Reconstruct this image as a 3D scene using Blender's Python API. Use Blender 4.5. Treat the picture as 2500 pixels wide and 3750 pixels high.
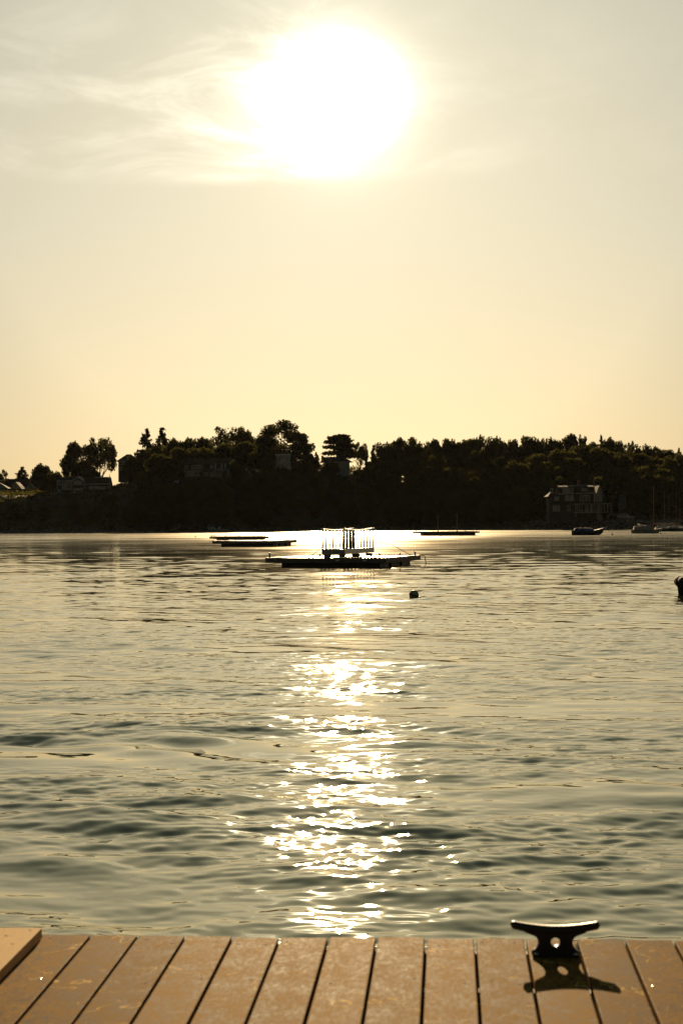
import bpy, bmesh, math, random
import numpy as np
from mathutils import Matrix, Vector

for o in list(bpy.data.objects):
    bpy.data.objects.remove(o, do_unlink=True)
SC = bpy.context.scene
COL = SC.collection
R = math.radians
rng = np.random.default_rng(7)
random.seed(7)

# ------------------------------------------------------------------ camera
F = 6250.0          # focal length in photograph pixels (2500 wide)
HZ = 1906.0         # horizon row at the picture centre
RHO = 0.0075        # roll of the camera
CAMZ = 2.8          # eye above the water
CR, SR = math.cos(RHO), math.sin(RHO)
cam_d = bpy.data.cameras.new('camera')
cam_d.sensor_fit = 'VERTICAL'
cam_d.sensor_height = 36.0
cam_d.lens = 36.0 * F / 3750.0
cam_d.shift_y = (HZ - 1875.0) / 3750.0
cam_d.clip_start = 0.05
cam_d.clip_end = 20000
cam_d.dof.use_dof = True
cam_d.dof.focus_distance = 40.0
cam_d.dof.aperture_fstop = 8.0
cam = bpy.data.objects.new('camera', cam_d)
COL.objects.link(cam)
cam.matrix_world = Matrix(((CR, SR, 0, 0), (0, 0, -1, 0), (-SR, CR, 0, CAMZ), (0, 0, 0, 1)))
SC.camera = cam

# ------------------------------------------------------------------ exposure
SC.view_settings.view_transform = 'Standard'
SC.view_settings.look = 'None'
SC.view_settings.gamma = 1.0
SC.view_settings.use_curve_mapping = False
SC.view_settings.exposure = 1.0
SC.render.engine = 'CYCLES'
SC.cycles.use_denoising = True
SC.cycles.max_bounces = 6
SC.cycles.caustics_reflective = False
SC.cycles.caustics_refractive = False

# ------------------------------------------------------------------ sun and sky
SUN_EL = math.atan(1552.0 / F)
SUN_AZ = math.atan(6.0 / F)
S = Vector((math.sin(SUN_AZ) * math.cos(SUN_EL), math.cos(SUN_AZ) * math.cos(SUN_EL), math.sin(SUN_EL)))
sun_d = bpy.data.lights.new('sun', 'SUN')
sun_d.energy = 5.0
sun_d.angle = R(0.55)
sun_d.color = (1.0, 0.72, 0.40)
sun = bpy.data.objects.new('sun', sun_d)
COL.objects.link(sun)
sun.rotation_euler = (-(math.pi / 2 - SUN_EL), 0, -SUN_AZ)
sun.location = (0, 200, 120)


class NT:
    """small helper to write node graphs"""
    def __init__(self, tree):
        self.t = tree
        self.t.nodes.clear()

    def n(self, typ, **kw):
        nd = self.t.nodes.new(typ)
        ins = kw.pop('ins', {})
        for k, v in kw.items():
            setattr(nd, k, v)
        for k, v in ins.items():
            self.set(nd.inputs[k], v)
        return nd

    def set(self, sock, v):
        if isinstance(v, bpy.types.NodeSocket):
            self.t.links.new(v, sock)
        else:
            if hasattr(sock.default_value, '__len__') and not hasattr(v, '__len__'):
                v = (v,) * len(sock.default_value)
            if hasattr(sock.default_value, '__len__') and len(sock.default_value) == 4 and len(v) == 3:
                v = (*v, 1.0)
            sock.default_value = v

    def m(self, op, a, b=0.0, c=0.0, clamp=False):
        nd = self.t.nodes.new('ShaderNodeMath')
        nd.operation = op
        nd.use_clamp = clamp
        self.set(nd.inputs[0], a)
        self.set(nd.inputs[1], b)
        self.set(nd.inputs[2], c)
        return nd.outputs[0]

    def v(self, op, a, b=(0, 0, 0)):
        nd = self.t.nodes.new('ShaderNodeVectorMath')
        nd.operation = op
        self.set(nd.inputs[0], a)
        self.set(nd.inputs[1], b)
        return nd.outputs['Value'] if op in ('DOT_PRODUCT', 'LENGTH') else nd.outputs[0]

    def ss(self, x, lo, hi, a=0.0, b=1.0, mode='SMOOTHSTEP'):
        nd = self.t.nodes.new('ShaderNodeMapRange')
        nd.interpolation_type = mode
        for i, q in enumerate((x, lo, hi, a, b)):
            self.set(nd.inputs[i], q)
        return nd.outputs[0]

    def mix(self, f, a, b, mode='MIX'):
        nd = self.t.nodes.new('ShaderNodeMix')
        nd.data_type = 'RGBA'
        nd.blend_type = mode
        nd.clamp_factor = True
        self.set(nd.inputs[0], f)
        self.set(nd.inputs[6], a)
        self.set(nd.inputs[7], b)
        return nd.outputs[2]

    def noise(self, vec, scale, detail=4.0, rough=0.55, dist=0.0, out=0):
        nd = self.n('ShaderNodeTexNoise', ins={'Scale': scale, 'Detail': detail, 'Roughness': rough, 'Distortion': dist})
        if vec is not None:
            self.set(nd.inputs['Vector'], vec)
        return nd.outputs[out]


world = bpy.data.worlds.new('World')
SC.world = world
world.use_nodes = True
w = NT(world.node_tree)
sky = w.n('ShaderNodeTexSky')
sky.sky_type = 'NISHITA'
sky.sun_disc = False
sky.sun_elevation = SUN_EL
sky.sun_rotation = SUN_AZ
sky.altitude = 0
sky.air_density = 1.0
sky.dust_density = 1.0
sky.ozone_density = 1.0
tc = w.n('ShaderNodeTexCoord').outputs['Generated']
D = w.v('NORMALIZE', tc)
sep = w.n('ShaderNodeSeparateXYZ', ins={0: D})
dx, dy, dz = sep.outputs
ang = w.m('ARCCOSINE', w.m('MINIMUM', w.v('DOT_PRODUCT', D, tuple(S)), 0.999999))
az = w.m('ARCTAN2', dx, dy)
el = w.m('ARCSINE', dz)


def expf(scale):
    return w.m('EXPONENT', w.m('MULTIPLY', ang, -1.0 / scale))


# thin high cloud in a layer whose lower edge lies just below the sun
cvec = w.n('ShaderNodeCombineXYZ', ins={0: w.m('MULTIPLY', az, 10.0), 1: w.m('MULTIPLY', el, 26.0), 2: 3.7}).outputs[0]
cn = w.noise(cvec, 1.0, 7.0, 0.6, 0.6)
wob = w.noise(cvec, 0.55, 3.0, 0.5)
edge = w.m('ADD', el, w.m('MULTIPLY', w.m('SUBTRACT', wob, 0.5), 0.02))
band = w.m('MULTIPLY', w.ss(edge, 0.190, 0.207), w.ss(el, 0.215, 0.34, 1.0, 0.0))
cloud = w.m('MULTIPLY', band, w.ss(cn, 0.40, 0.72))
puff = w.m('MULTIPLY', w.ss(edge, 0.192, 0.203), w.ss(cn, 0.36, 0.60))
# a thicker bank of the same cloud left of and below the sun
bx = w.m('POWER', w.m('ABSOLUTE', w.m('MULTIPLY', w.m('ADD', az, 0.045), 1 / 0.055)), 2.0)
by = w.m('POWER', w.m('ABSOLUTE', w.m('MULTIPLY', w.m('SUBTRACT', el, 0.221), 1 / 0.026)), 2.0)
bank = w.m('MULTIPLY', w.m('MULTIPLY', w.m('EXPONENT', w.m('MULTIPLY', w.m('ADD', bx, by), -1.0)), w.ss(cn, 0.25, 0.62)), w.m('MULTIPLY', w.ss(edge, 0.192, 0.200), w.m('ADD', 0.12, expf(0.05))))
right = w.ss(az, -0.02, 0.05, 1.0, 0.22)
puff = w.m('MULTIPLY', puff, right)
cloud = w.m('MULTIPLY', cloud, right)
glow = w.m('ADD', w.m('MULTIPLY', expf(0.008), 42.0), w.m('ADD', w.m('MULTIPLY', expf(0.030), 0.42), w.m('MULTIPLY', expf(0.11), 0.08)))
cglow = w.m('ADD', w.m('ADD', w.m('MULTIPLY', w.m('MULTIPLY', puff, expf(0.026)), 1.8), w.m('MULTIPLY', bank, 1.5)), w.m('MULTIPLY', cloud, w.m('ADD', 0.08, w.m('MULTIPLY', expf(0.09), 0.75))))
# a thin veil of high haze evens the clear sky out and yellows it towards the horizon
veil = w.n('ShaderNodeGamma', ins={'Color': w.v('MULTIPLY', sky.outputs[0], (0.1, 0.1, 0.1)), 'Gamma': 0.42}).outputs[0]
low = w.ss(el, 0.0, 0.17, 0.0, 1.0, 'LINEAR')
tint = w.mix(low, (0.565, 0.498, 0.372), (0.50, 0.489, 0.412))
# scattering is strongest round the sun and falls away towards the far side of the sky
fall = w.m('ADD', 0.22, w.m('MULTIPLY', 0.78, w.m('EXPONENT', w.m('MULTIPLY', w.m('MAXIMUM', w.m('SUBTRACT', ang, 0.215), 0.0), -1 / 0.30))))
tint = w.mix(w.ss(el, 0.22, 0.75, 0.0, 1.0, 'LINEAR'), tint, (0.40, 0.47, 0.42))
nish = w.v('MULTIPLY', w.v('MULTIPLY', veil, tint), w.n('ShaderNodeCombineXYZ', ins={0: fall, 1: fall, 2: fall}).outputs[0])
gl = w.n('ShaderNodeVectorMath', operation='SCALE', ins={0: (1.0, 0.93, 0.76), 'Scale': w.m('ADD', glow, cglow)}).outputs[0]
tot = w.v('ADD', nish, gl)
SKY_STRENGTH = 0.05   # the colours below are written for strength 0.1 at exposure 0
bg = w.n('ShaderNodeBackground', ins={'Color': w.v('MULTIPLY', tot, (10.0, 10.0, 10.0)), 'Strength': SKY_STRENGTH})
wo = w.n('ShaderNodeOutputWorld')
w.t.links.new(bg.outputs[0], wo.inputs[0])


# ------------------------------------------------------------------ helpers
def P(px, py, Y):
    """the place at depth Y that the photograph shows at px, py"""
    u, v = px - 1250.0, HZ - py
    return Vector(((u * CR + v * SR) / F * Y, Y, CAMZ + (-u * SR + v * CR) / F * Y))


def on_plane(px, py, z):
    u, v = px - 1250.0, HZ - py
    Zv = -u * SR + v * CR
    Y = (z - CAMZ) * F / Zv
    return Vector(((u * CR + v * SR) / F * Y, Y, z))


def tag(o, label=None, cat=None, group=None, kind=None):
    for k, val in (('label', label), ('category', cat), ('group', group), ('kind', kind)):
        if val:
            o[k] = val
    return o


def empty(name, loc, rz=0.0, label=None, cat=None, group=None):
    o = bpy.data.objects.new(name, None)
    o.empty_display_size = 0.2
    COL.objects.link(o)
    o.location = loc
    o.rotation_euler = (0, 0, rz)
    return tag(o, label, cat, group)


def link_mesh(name, me, mat, parent=None, smooth=False):
    if mat is not None and not me.materials:
        me.materials.append(mat)
    if smooth:
        me.polygons.foreach_set('use_smooth', np.ones(len(me.polygons), bool))
    o = bpy.data.objects.new(name, me)
    COL.objects.link(o)
    if parent is not None:
        o.parent = parent
    return o


def kids(o):
    return list(o.children)


def copy_tree(o, parent=None):
    c = o.copy()
    COL.objects.link(c)
    if parent is not None:
        c.parent = parent
    for ch in kids(o):
        copy_tree(ch, c)
    return c


class MB:
    def __init__(self):
        self.v, self.f = [], []

    def add(self, vs, fs):
        b = len(self.v)
        self.v += [tuple(q) for q in vs]
        self.f += [tuple(i + b for i in f) for f in fs]
        return self

    def box(self, x0, y0, z0, x1, y1, z1):
        vs = [(x0, y0, z0), (x1, y0, z0), (x1, y1, z0), (x0, y1, z0), (x0, y0, z1), (x1, y0, z1), (x1, y1, z1), (x0, y1, z1)]
        return self.add(vs, [(0, 3, 2, 1), (4, 5, 6, 7), (0, 1, 5, 4), (1, 2, 6, 5), (2, 3, 7, 6), (3, 0, 4, 7)])

    def prism_xz(self, pts, y0, y1):
        """polygon in x,z (counter-clockwise seen from the front) pushed along y"""
        n = len(pts)
        vs = [(p[0], y0, p[1]) for p in pts] + [(p[0], y1, p[1]) for p in pts]
        fs = [tuple(range(n)), tuple(range(2 * n - 1, n - 1, -1))]
        fs += [(i, i + n, (i + 1) % n + n, (i + 1) % n) for i in range(n)]
        return self.add(vs, fs)

    def prism_yz(self, pts, x0, x1):
        n = len(pts)
        vs = [(x0, p[0], p[1]) for p in pts] + [(x1, p[0], p[1]) for p in pts]
        fs = [tuple(range(n)), tuple(range(2 * n - 1, n - 1, -1))]
        fs += [(i, i + n, (i + 1) % n + n, (i + 1) % n) for i in range(n)]
        return self.add(vs, fs)

    def tube(self, pts, rad, n=8, cap=True):
        pts = [Vector(p) for p in pts]
        if not hasattr(rad, '__len__'):
            rad = [rad] * len(pts)
        rings = []
        for i, p in enumerate(pts):
            d = (pts[min(i + 1, len(pts) - 1)] - pts[max(i - 1, 0)]).normalized()
            a = d.cross(Vector((0, 0, 1)))
            if a.length < 1e-3:
                a = d.cross(Vector((1, 0, 0)))
            a.normalize()
            b = d.cross(a).normalized()
            rings.append([p + (a * math.cos(t) + b * math.sin(t)) * rad[i] for t in [2 * math.pi * k / n for k in range(n)]])
        vs = [q for r in rings for q in r]
        fs = []
        for i in range(len(pts) - 1):
            for k in range(n):
                fs.append((i * n + k, i * n + (k + 1) % n, (i + 1) * n + (k + 1) % n, (i + 1) * n + k))
        if cap:
            fs.append(tuple(range(n - 1, -1, -1)))
            fs.append(tuple(range((len(pts) - 1) * n, len(pts) * n)))
        return self.add(vs, fs)

    def lathe(self, prof, n=16, c=(0, 0, 0)):
        """profile of (radius, z) turned about the upright axis"""
        vs = [(c[0] + r * math.cos(2 * math.pi * k / n), c[1] + r * math.sin(2 * math.pi * k / n), c[2] + z) for r, z in prof for k in range(n)]
        fs = [(i * n + k, i * n + (k + 1) % n, (i + 1) * n + (k + 1) % n, (i + 1) * n + k) for i in range(len(prof) - 1) for k in range(n)]
        fs.append(tuple(range(n - 1, -1, -1)))
        fs.append(tuple(range((len(prof) - 1) * n, len(prof) * n)))
        return self.add(vs, fs)

    def mesh(self, name):
        me = bpy.data.meshes.new(name)
        me.from_pydata(self.v, [], self.f)
        me.update()
        return me

    def build(self, name, mat, parent=None, smooth=False, bevel=0.0):
        me = self.mesh(name)
        bm = bmesh.new()
        bm.from_mesh(me)
        bmesh.ops.recalc_face_normals(bm, faces=bm.faces)
        if bevel:
            bmesh.ops.bevel(bm, geom=list(bm.edges), offset=bevel, segments=2, profile=0.6, affect='EDGES', clamp_overlap=True)
        bm.to_mesh(me)
        bm.free()
        return link_mesh(name, me, mat, parent, smooth)


def lumps(o, amount, scale, seed=0):
    return o


def grid_mesh(name, V, mat, parent=None):
    """V: rows x cols x 3 array"""
    r, c = V.shape[:2]
    idx = np.arange(r * c, dtype=np.int32).reshape(r, c)
    q = np.stack([idx[:-1, :-1], idx[:-1, 1:], idx[1:, 1:], idx[1:, :-1]], -1).reshape(-1, 4)
    return quads_mesh(name, V.reshape(-1, 3), q, mat, parent, True)


def quads_mesh(name, V, q, mat, parent=None, smooth=False):
    me = bpy.data.meshes.new(name)
    nv, nq = len(V), len(q)
    me.vertices.add(nv)
    me.vertices.foreach_set('co', np.ascontiguousarray(V, dtype=np.float32).ravel())
    me.loops.add(nq * 4)
    me.loops.foreach_set('vertex_index', np.ascontiguousarray(q, dtype=np.int32).ravel())
    me.polygons.add(nq)
    me.polygons.foreach_set('loop_start', np.arange(0, nq * 4, 4, dtype=np.int32))
    me.polygons.foreach_set('use_smooth', np.full(nq, smooth))
    me.update(calc_edges=True)
    me.validate()
    if mat is not None:
        me.materials.append(mat)
    if name is None:
        return me
    return link_mesh(name, me, None, parent)


# ------------------------------------------------------------------ materials
def material(name):
    m = bpy.data.materials.new(name)
    m.use_nodes = True
    t = NT(m.node_tree)
    out = t.n('ShaderNodeOutputMaterial')
    return m, t, out


def simple(name, col, rough=0.6, metal=0.0, var=0.25, scale=3.0, spec=0.5, bump=0.0, stretch=(1, 1, 1)):
    m, t, out = material(name)
    oc = t.n('ShaderNodeTexCoord').outputs['Object']
    vec = t.n('ShaderNodeMapping', ins={'Vector': oc, 'Scale': stretch}).outputs[0]
    nz = t.noise(vec, scale, 6.0, 0.6)
    f = t.ss(nz, 0.3, 0.7)
    c = t.mix(f, tuple(x * (1 - var) for x in col), tuple(min(1, x * (1 + var)) for x in col))
    b = t.n('ShaderNodeBsdfPrincipled', ins={'Base Color': c, 'Roughness': t.m('ADD', rough - 0.08, t.m('MULTIPLY', f, 0.16)), 'Metallic': metal, 'Specular IOR Level': spec})
    if bump:
        bn = t.n('ShaderNodeBump', ins={'Height': nz, 'Distance': bump, 'Strength': 0.6})
        t.t.links.new(bn.outputs[0], b.inputs['Normal'])
    t.t.links.new(b.outputs[0], out.inputs[0])
    return m


M = {}
M['white_trim'] = simple('white_painted_trim', (0.40, 0.41, 0.38), 0.5, var=0.08)
M['shingle'] = simple('weathered_shingle', (0.052, 0.047, 0.04), 0.8, var=0.35, scale=1.4)
M['roof'] = simple('dark_roof_shingle', (0.035, 0.033, 0.032), 0.9, var=0.3, scale=1.0, spec=0.04)
M['roof_red'] = simple('brown_roof_shingle', (0.06, 0.042, 0.034), 0.9, var=0.3, scale=1.0, spec=0.04)
M['roof_grey'] = simple('pale_grey_roof', (0.11, 0.12, 0.12), 0.9, var=0.15, scale=1.0, spec=0.04)
M['clap_white'] = simple('pale_clapboard', (0.42, 0.42, 0.38), 0.6, var=0.1)
M['clap_yellow'] = simple('yellow_clapboard', (0.42, 0.27, 0.08), 0.6, var=0.12)
M['clap_grey'] = simple('grey_green_clapboard', (0.22, 0.24, 0.21), 0.6, var=0.12)
M['brick'] = simple('chimney_brick', (0.25, 0.12, 0.07), 0.8, var=0.3, scale=4)
M['glass'] = simple('window_glass', (0.035, 0.038, 0.035), 0.08, var=0.2, spec=0.8)
M['curtain'] = simple('curtained_glass', (0.28, 0.27, 0.20), 0.25, var=0.15, scale=2)
M['dark_hull'] = simple('navy_hull', (0.012, 0.022, 0.045), 0.35, var=0.2)
M['blue_tarp'] = simple('blue_tarpaulin', (0.012, 0.03, 0.10), 0.6, var=0.3, bump=0.03)
M['white_hull'] = simple('pale_hull', (0.36, 0.38, 0.37), 0.35, var=0.1)
M['tan_cover'] = simple('tan_canvas', (0.24, 0.2, 0.16), 0.8, var=0.15, bump=0.03)
M['green_hull'] = simple('teal_hull', (0.01, 0.045, 0.05), 0.35, var=0.2)
M['skiff_hull'] = simple('grey_green_gelcoat', (0.24, 0.30, 0.26), 0.2, var=0.1, spec=0.8)
M['varnish'] = simple('varnished_spar', (0.26, 0.13, 0.05), 0.35, var=0.2)
M['alu'] = simple('dull_aluminium', (0.50, 0.49, 0.46), 0.38, 0.85, var=0.15)
M['dark_metal'] = simple('dark_metal', (0.05, 0.05, 0.05), 0.4, 0.5, var=0.3)
M['old_wood'] = simple('weathered_float_timber', (0.12, 0.095, 0.07), 0.6, var=0.35, scale=2.5, stretch=(1, 6, 6))
M['float_black'] = simple('black_flotation', (0.012, 0.012, 0.012), 0.5, var=0.3)
M['float_deck'] = simple('worn_float_decking', (0.22, 0.19, 0.15), 0.30, var=0.25, scale=2.0, stretch=(7, 1, 1), spec=0.6)
M['rope'] = simple('wet_rope', (0.1, 0.08, 0.05), 0.8)
M['buoy'] = simple('scuffed_white_buoy', (0.30, 0.29, 0.26), 0.55, var=0.3, scale=8)
M['rubber'] = simple('dark_rubber', (0.02, 0.025, 0.03), 0.85, var=0.3, spec=0.1)
M['rock'] = simple('shore_rock', (0.13, 0.115, 0.09), 0.85, var=0.4, scale=0.8, bump=0.1)
M['soil'] = simple('shore_earth', (0.04, 0.04, 0.022), 0.95, var=0.4, scale=0.15)
M['bark'] = simple('bark', (0.05, 0.04, 0.03), 0.9, var=0.3, scale=3)
M['skin'] = simple('skin', (0.35, 0.2, 0.13), 0.6, var=0.05)
M['cloth'] = simple('maroon_cloth', (0.12, 0.03, 0.03), 0.8, var=0.2)
M['car'] = simple('silver_car_paint', (0.35, 0.36, 0.36), 0.3, 0.3, var=0.05)
M['flag'] = simple('faded_red_flag', (0.35, 0.12, 0.1), 0.8, var=0.3)
M['screw'] = simple('steel_screw', (0.65, 0.6, 0.5), 0.25, 1.0, var=0.15)
M['hole'] = simple('screw_hole', (0.01, 0.008, 0.006), 0.9)


def leafmat(name, c1, c2, tr=0.35):
    m, t, out = material(name)
    oi = t.n('ShaderNodeObjectInfo').outputs['Random']
    geo = t.n('ShaderNodeNewGeometry')
    nz = t.noise(geo.outputs['Position'], 0.35, 3.0)
    f = t.m('ADD', t.m('MULTIPLY', oi, 0.5), t.m('MULTIPLY', t.ss(nz, 0.3, 0.7), 0.5))
    c = t.mix(f, c1, c2)
    d = t.n('ShaderNodeBsdfDiffuse', ins={'Color': c})
    tl = t.n('ShaderNodeBsdfTranslucent', ins={'Color': t.mix(0.5, c, (0.13, 0.12, 0.02))})
    mx = t.n('ShaderNodeMixShader', ins={0: tr})
    t.t.links.new(d.outputs[0], mx.inputs[1])
    t.t.links.new(tl.outputs[0], mx.inputs[2])
    t.t.links.new(mx.outputs[0], out.inputs[0])
    return m


M['leaf'] = leafmat('tree_leaves', (0.038, 0.046, 0.020), (0.062, 0.062, 0.024))
M['needle'] = leafmat('conifer_needles', (0.022, 0.032, 0.016), (0.034, 0.04, 0.018), 0.2)
M['shrub'] = leafmat('shrub_leaves', (0.04, 0.044, 0.016), (0.062, 0.052, 0.017), 0.4)


def water_material():
    m, t, out = material('harbour_water')
    pos = t.n('ShaderNodeNewGeometry').outputs['Position']
    sp = t.n('ShaderNodeSeparateXYZ', ins={0: pos})
    Yc = sp.outputs[1]
    patch = t.noise(t.n('ShaderNodeMapping', ins={'Vector': pos, 'Scale': (0.05, 0.12, 1)}).outputs[0], 1.0, 3.0)
    r1 = t.ss(Yc, 14, 60, 0.02, 0.035, 'LINEAR')
    r2 = t.ss(Yc, 60, 210, 0.0, 0.05, 'LINEAR')
    r3 = t.ss(Yc, 200, 330, 0.0, 0.075)
    rough = t.m('ADD', t.m('ADD', r1, r2), r3)
    rough = t.m('MULTIPLY', rough, t.ss(patch, 0.3, 0.7, 0.75, 1.3))
    fine = t.noise(t.n('ShaderNodeMapping', ins={'Vector': pos, 'Scale': (5.0, 9.0, 1)}).outputs[0], 1.0, 2.0, 0.5, 0.3)
    st = t.m('MULTIPLY', t.m('MULTIPLY', t.ss(Yc, 16, 30, 0.0, 1.0), t.ss(Yc, 40, 70, 1.0, 0.1)), t.ss(patch, 0.42, 0.6, 0.1, 1.0))
    bmp = t.n('ShaderNodeBump', ins={'Height': fine, 'Distance': 0.0035, 'Strength': st})
    b = t.n('ShaderNodeBsdfPrincipled', ins={'Base Color': (0.020, 0.030, 0.014), 'Roughness': rough, 'IOR': 1.42, 'Specular Tint': (1.0, 0.92, 0.54, 1.0), 'Normal': bmp.outputs[0]})
    # extra golden gloss layer, added to brighten the water at steeper views
    gl_ = t.n('ShaderNodeBsdfGlossy', ins={'Color': (0.95, 0.82, 0.42), 'Roughness': rough, 'Normal': bmp.outputs[0]})
    mx = t.n('ShaderNodeMixShader', ins={0: 0.17})
    t.t.links.new(b.outputs[0], mx.inputs[1])
    t.t.links.new(gl_.outputs[0], mx.inputs[2])
    t.t.links.new(mx.outputs[0], out.inputs[0])
    return m


M['water'] = water_material()


def plank_material(name, dark, light, scuff):
    m, t, out = material(name)
    oc = t.n('ShaderNodeTexCoord').outputs['Object']
    oi = t.n('ShaderNodeObjectInfo').outputs['Random']
    off = t.n('ShaderNodeCombineXYZ', ins={0: t.m('MULTIPLY', oi, 37.0), 1: t.m('MULTIPLY', oi, 91.0), 2: 0.0}).outputs[0]
    vec = t.v('ADD', oc, off)
    g = t.noise(t.n('ShaderNodeMapping', ins={'Vector': vec, 'Scale': (75, 28, 60)}).outputs[0], 1.0, 6.0, 0.75)
    g2 = t.noise(t.n('ShaderNodeMapping', ins={'Vector': vec, 'Scale': (14, 9, 8)}).outputs[0], 1.0, 5.0, 0.6)
    f = t.m('ADD', t.m('MULTIPLY', t.ss(g, 0.36, 0.64), 0.6), t.m('MULTIPLY', t.ss(g2, 0.34, 0.66), 0.4))
    c = t.mix(f, dark, light)
    c = t.mix(t.m('MULTIPLY', oi, 0.45), c, tuple(x * 0.6 for x in dark))
    # thin curving scuff marks
    warp = t.noise(t.n('ShaderNodeMapping', ins={'Vector': vec, 'Scale': (5, 4, 5)}).outputs[0], 1.0, 3.0, 0.5, 0.4)
    line = t.m('ABSOLUTE', t.m('SUBTRACT', t.m('FRACT', t.m('MULTIPLY', warp, 7.0)), 0.5))
    brk = t.noise(vec, 5.0, 4.0, 0.6)
    sc = t.m('MULTIPLY', t.ss(line, 0.0, 0.045, 1.0, 0.0), t.ss(brk, 0.48, 0.60))
    blot = t.m('MULTIPLY', t.ss(t.noise(vec, 22.0, 6.0, 0.75, 1.0), 0.60, 0.74), 0.8)
    s2 = t.m('MAXIMUM', sc, blot)
    c = t.mix(t.m('MULTIPLY', s2, scuff), c, (min(0.75, light[0] * 2.2), min(0.55, light[1] * 2.5), min(0.3, light[2] * 3.4)))
    rough = t.m('ADD', 0.56, t.m('MULTIPLY', f, 0.2))
    bn = t.n('ShaderNodeBump', ins={'Height': t.m('ADD', g, t.m('MULTIPLY', s2, 0.5)), 'Distance': 0.0005, 'Strength': 0.8})
    b = t.n('ShaderNodeBsdfPrincipled', ins={'Base Color': c, 'Roughness': rough, 'Normal': bn.outputs[0], 'Specular IOR Level': 0.005, 'Specular Tint': (1.0, 0.74, 0.42, 1.0)})
    t.t.links.new(b.outputs[0], out.inputs[0])
    return m


M['plank'] = plank_material('composite_plank', (0.048, 0.025, 0.005), (0.36, 0.198, 0.040), 0.8)
M['new_plank'] = plank_material('fresh_pine_plank', (0.52, 0.36, 0.19), (0.68, 0.50, 0.28), 0.2)
M['joist'] = simple('joist_timber', (0.10, 0.06, 0.035), 0.8, var=0.3)
M['cleat'] = simple('black_cast_iron', (0.012, 0.013, 0.013), 0.48, 0.0, var=0.4, scale=40, bump=0.0008)

# ------------------------------------------------------------------ water
def build_water():
    ys = [-60.0, -20.0, 0.0, 5.0, 8.0]
    y = 9.0
    while y < 470:
        ys.append(y)
        y += max(0.028, 0.125 * y * y / 4774.0)
    core = len(ys)
    ys += [520, 600, 800, 1500, 3000]
    ys = np.array(ys)
    NC = 420
    th = np.linspace(-1, 1, NC) * math.tan(R(18))
    half = np.maximum(ys, 9.0)
    X = half[:, None] * th[None, :]
    out = np.array([15.0, 60.0, 250.0, 1000.0, 2500.0])
    X = np.concatenate([X[:, :1] - out[::-1][None, :], X, X[:, -1:] + out[None, :]], 1)
    Y = np.repeat(ys[:, None], X.shape[1], 1)
    dyr = np.gradient(ys)
    dyr[:5] = 5.0
    g = np.random.default_rng(21)

    def lownoise(sx, sy, n=10):
        r = np.zeros_like(X)
        for _ in range(n):
            a = g.uniform(0, 2 * math.pi)
            kx, ky = math.cos(a) / sx * g.uniform(.6, 1.5), math.sin(a) / sy * g.uniform(.6, 1.5)
            r += np.sin(2 * math.pi * (kx * X + ky * Y) + g.uniform(0, 6.28))
        return r / math.sqrt(n / 2)
    patchA = np.clip(0.9 + 0.30 * lownoise(14, 8), 0.3, 1.7)
    patchB = np.clip(0.75 + 0.45 * lownoise(9, 5), 0.05, 1.9)
    Z = np.zeros_like(X)
    nk = 130
    lam = np.exp(np.linspace(math.log(0.14), math.log(6.0), nk))
    for i, L in enumerate(lam):
        phi = g.normal(0.25, 0.55 if L > 0.8 else 0.85)
        k = 2 * math.pi / L
        # slope of each wave length
        if L < 0.45:
            s, pf = 0.0095, [1.3, 1.4, 1.3, 1.1, .85, .75, .6]
        elif L < 1.6:
            s, pf = 0.0115, [1.45, 1.65, 1.4, .9, .74, .85, .9]
        else:
            s, pf = 0.0060, [.7, 1.3, 1.1, .6, .5, .6, .7]
        a = s / k * g.uniform(0.5, 1.5)
        wgt = np.clip((L / dyr - 2.0) / 2.0, 0, 1) * np.interp(ys, [11, 13.5, 18, 30, 45, 120, 250], pf)
        mod = patchB if L < 0.6 else patchA
        Z += (a * wgt)[:, None] * mod * np.sin(k * (math.sin(phi) * X + math.cos(phi) * Y) + g.uniform(0, 6.28))
    Z[:5] = 0
    Z[core:] = 0
    o5 = len(out)
    Z[:, :o5] = 0
    Z[:, -o5:] = 0
    Vv = np.stack([X, Y, Z], -1)
    o = grid_mesh('water', Vv, M['water'])
    tag(o, 'golden rippled harbour water reflecting the low sun', None, None, 'structure')


build_water()

# ------------------------------------------------------------------ the far shore
SH = [(-1500, 470), (0, 460), (600, 460), (1000, 486), (1250, 505), (1500, 500), (1800, 478), (2000, 446), (2500, 427), (4200, 420)]
PROF = [(-1500, 1.2, 6, 9, 40), (0, 1.4, 6, 11.0, 34), (330, 1.4, 6, 11.3, 30), (480, 1.4, 5, 14, 40), (700, 1.4, 4, 16, 36), (1040, 1.4, 4, 18.6, 36),
        (1230, 1.4, 4, 19.2, 38), (1450, 1.4, 4, 15, 40), (1800, 1.6, 5, 14, 45), (1930, 2.2, 22, 15, 45), (2050, 2.4, 34, 15, 45), (2350, 2.4, 34, 13, 45), (2500, 2.4, 30, 11, 45), (4200, 2.2, 20, 10, 45)]


def shore(u):
    return np.interp(u, [q[0] for q in SH], [q[1] for q in SH])


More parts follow.
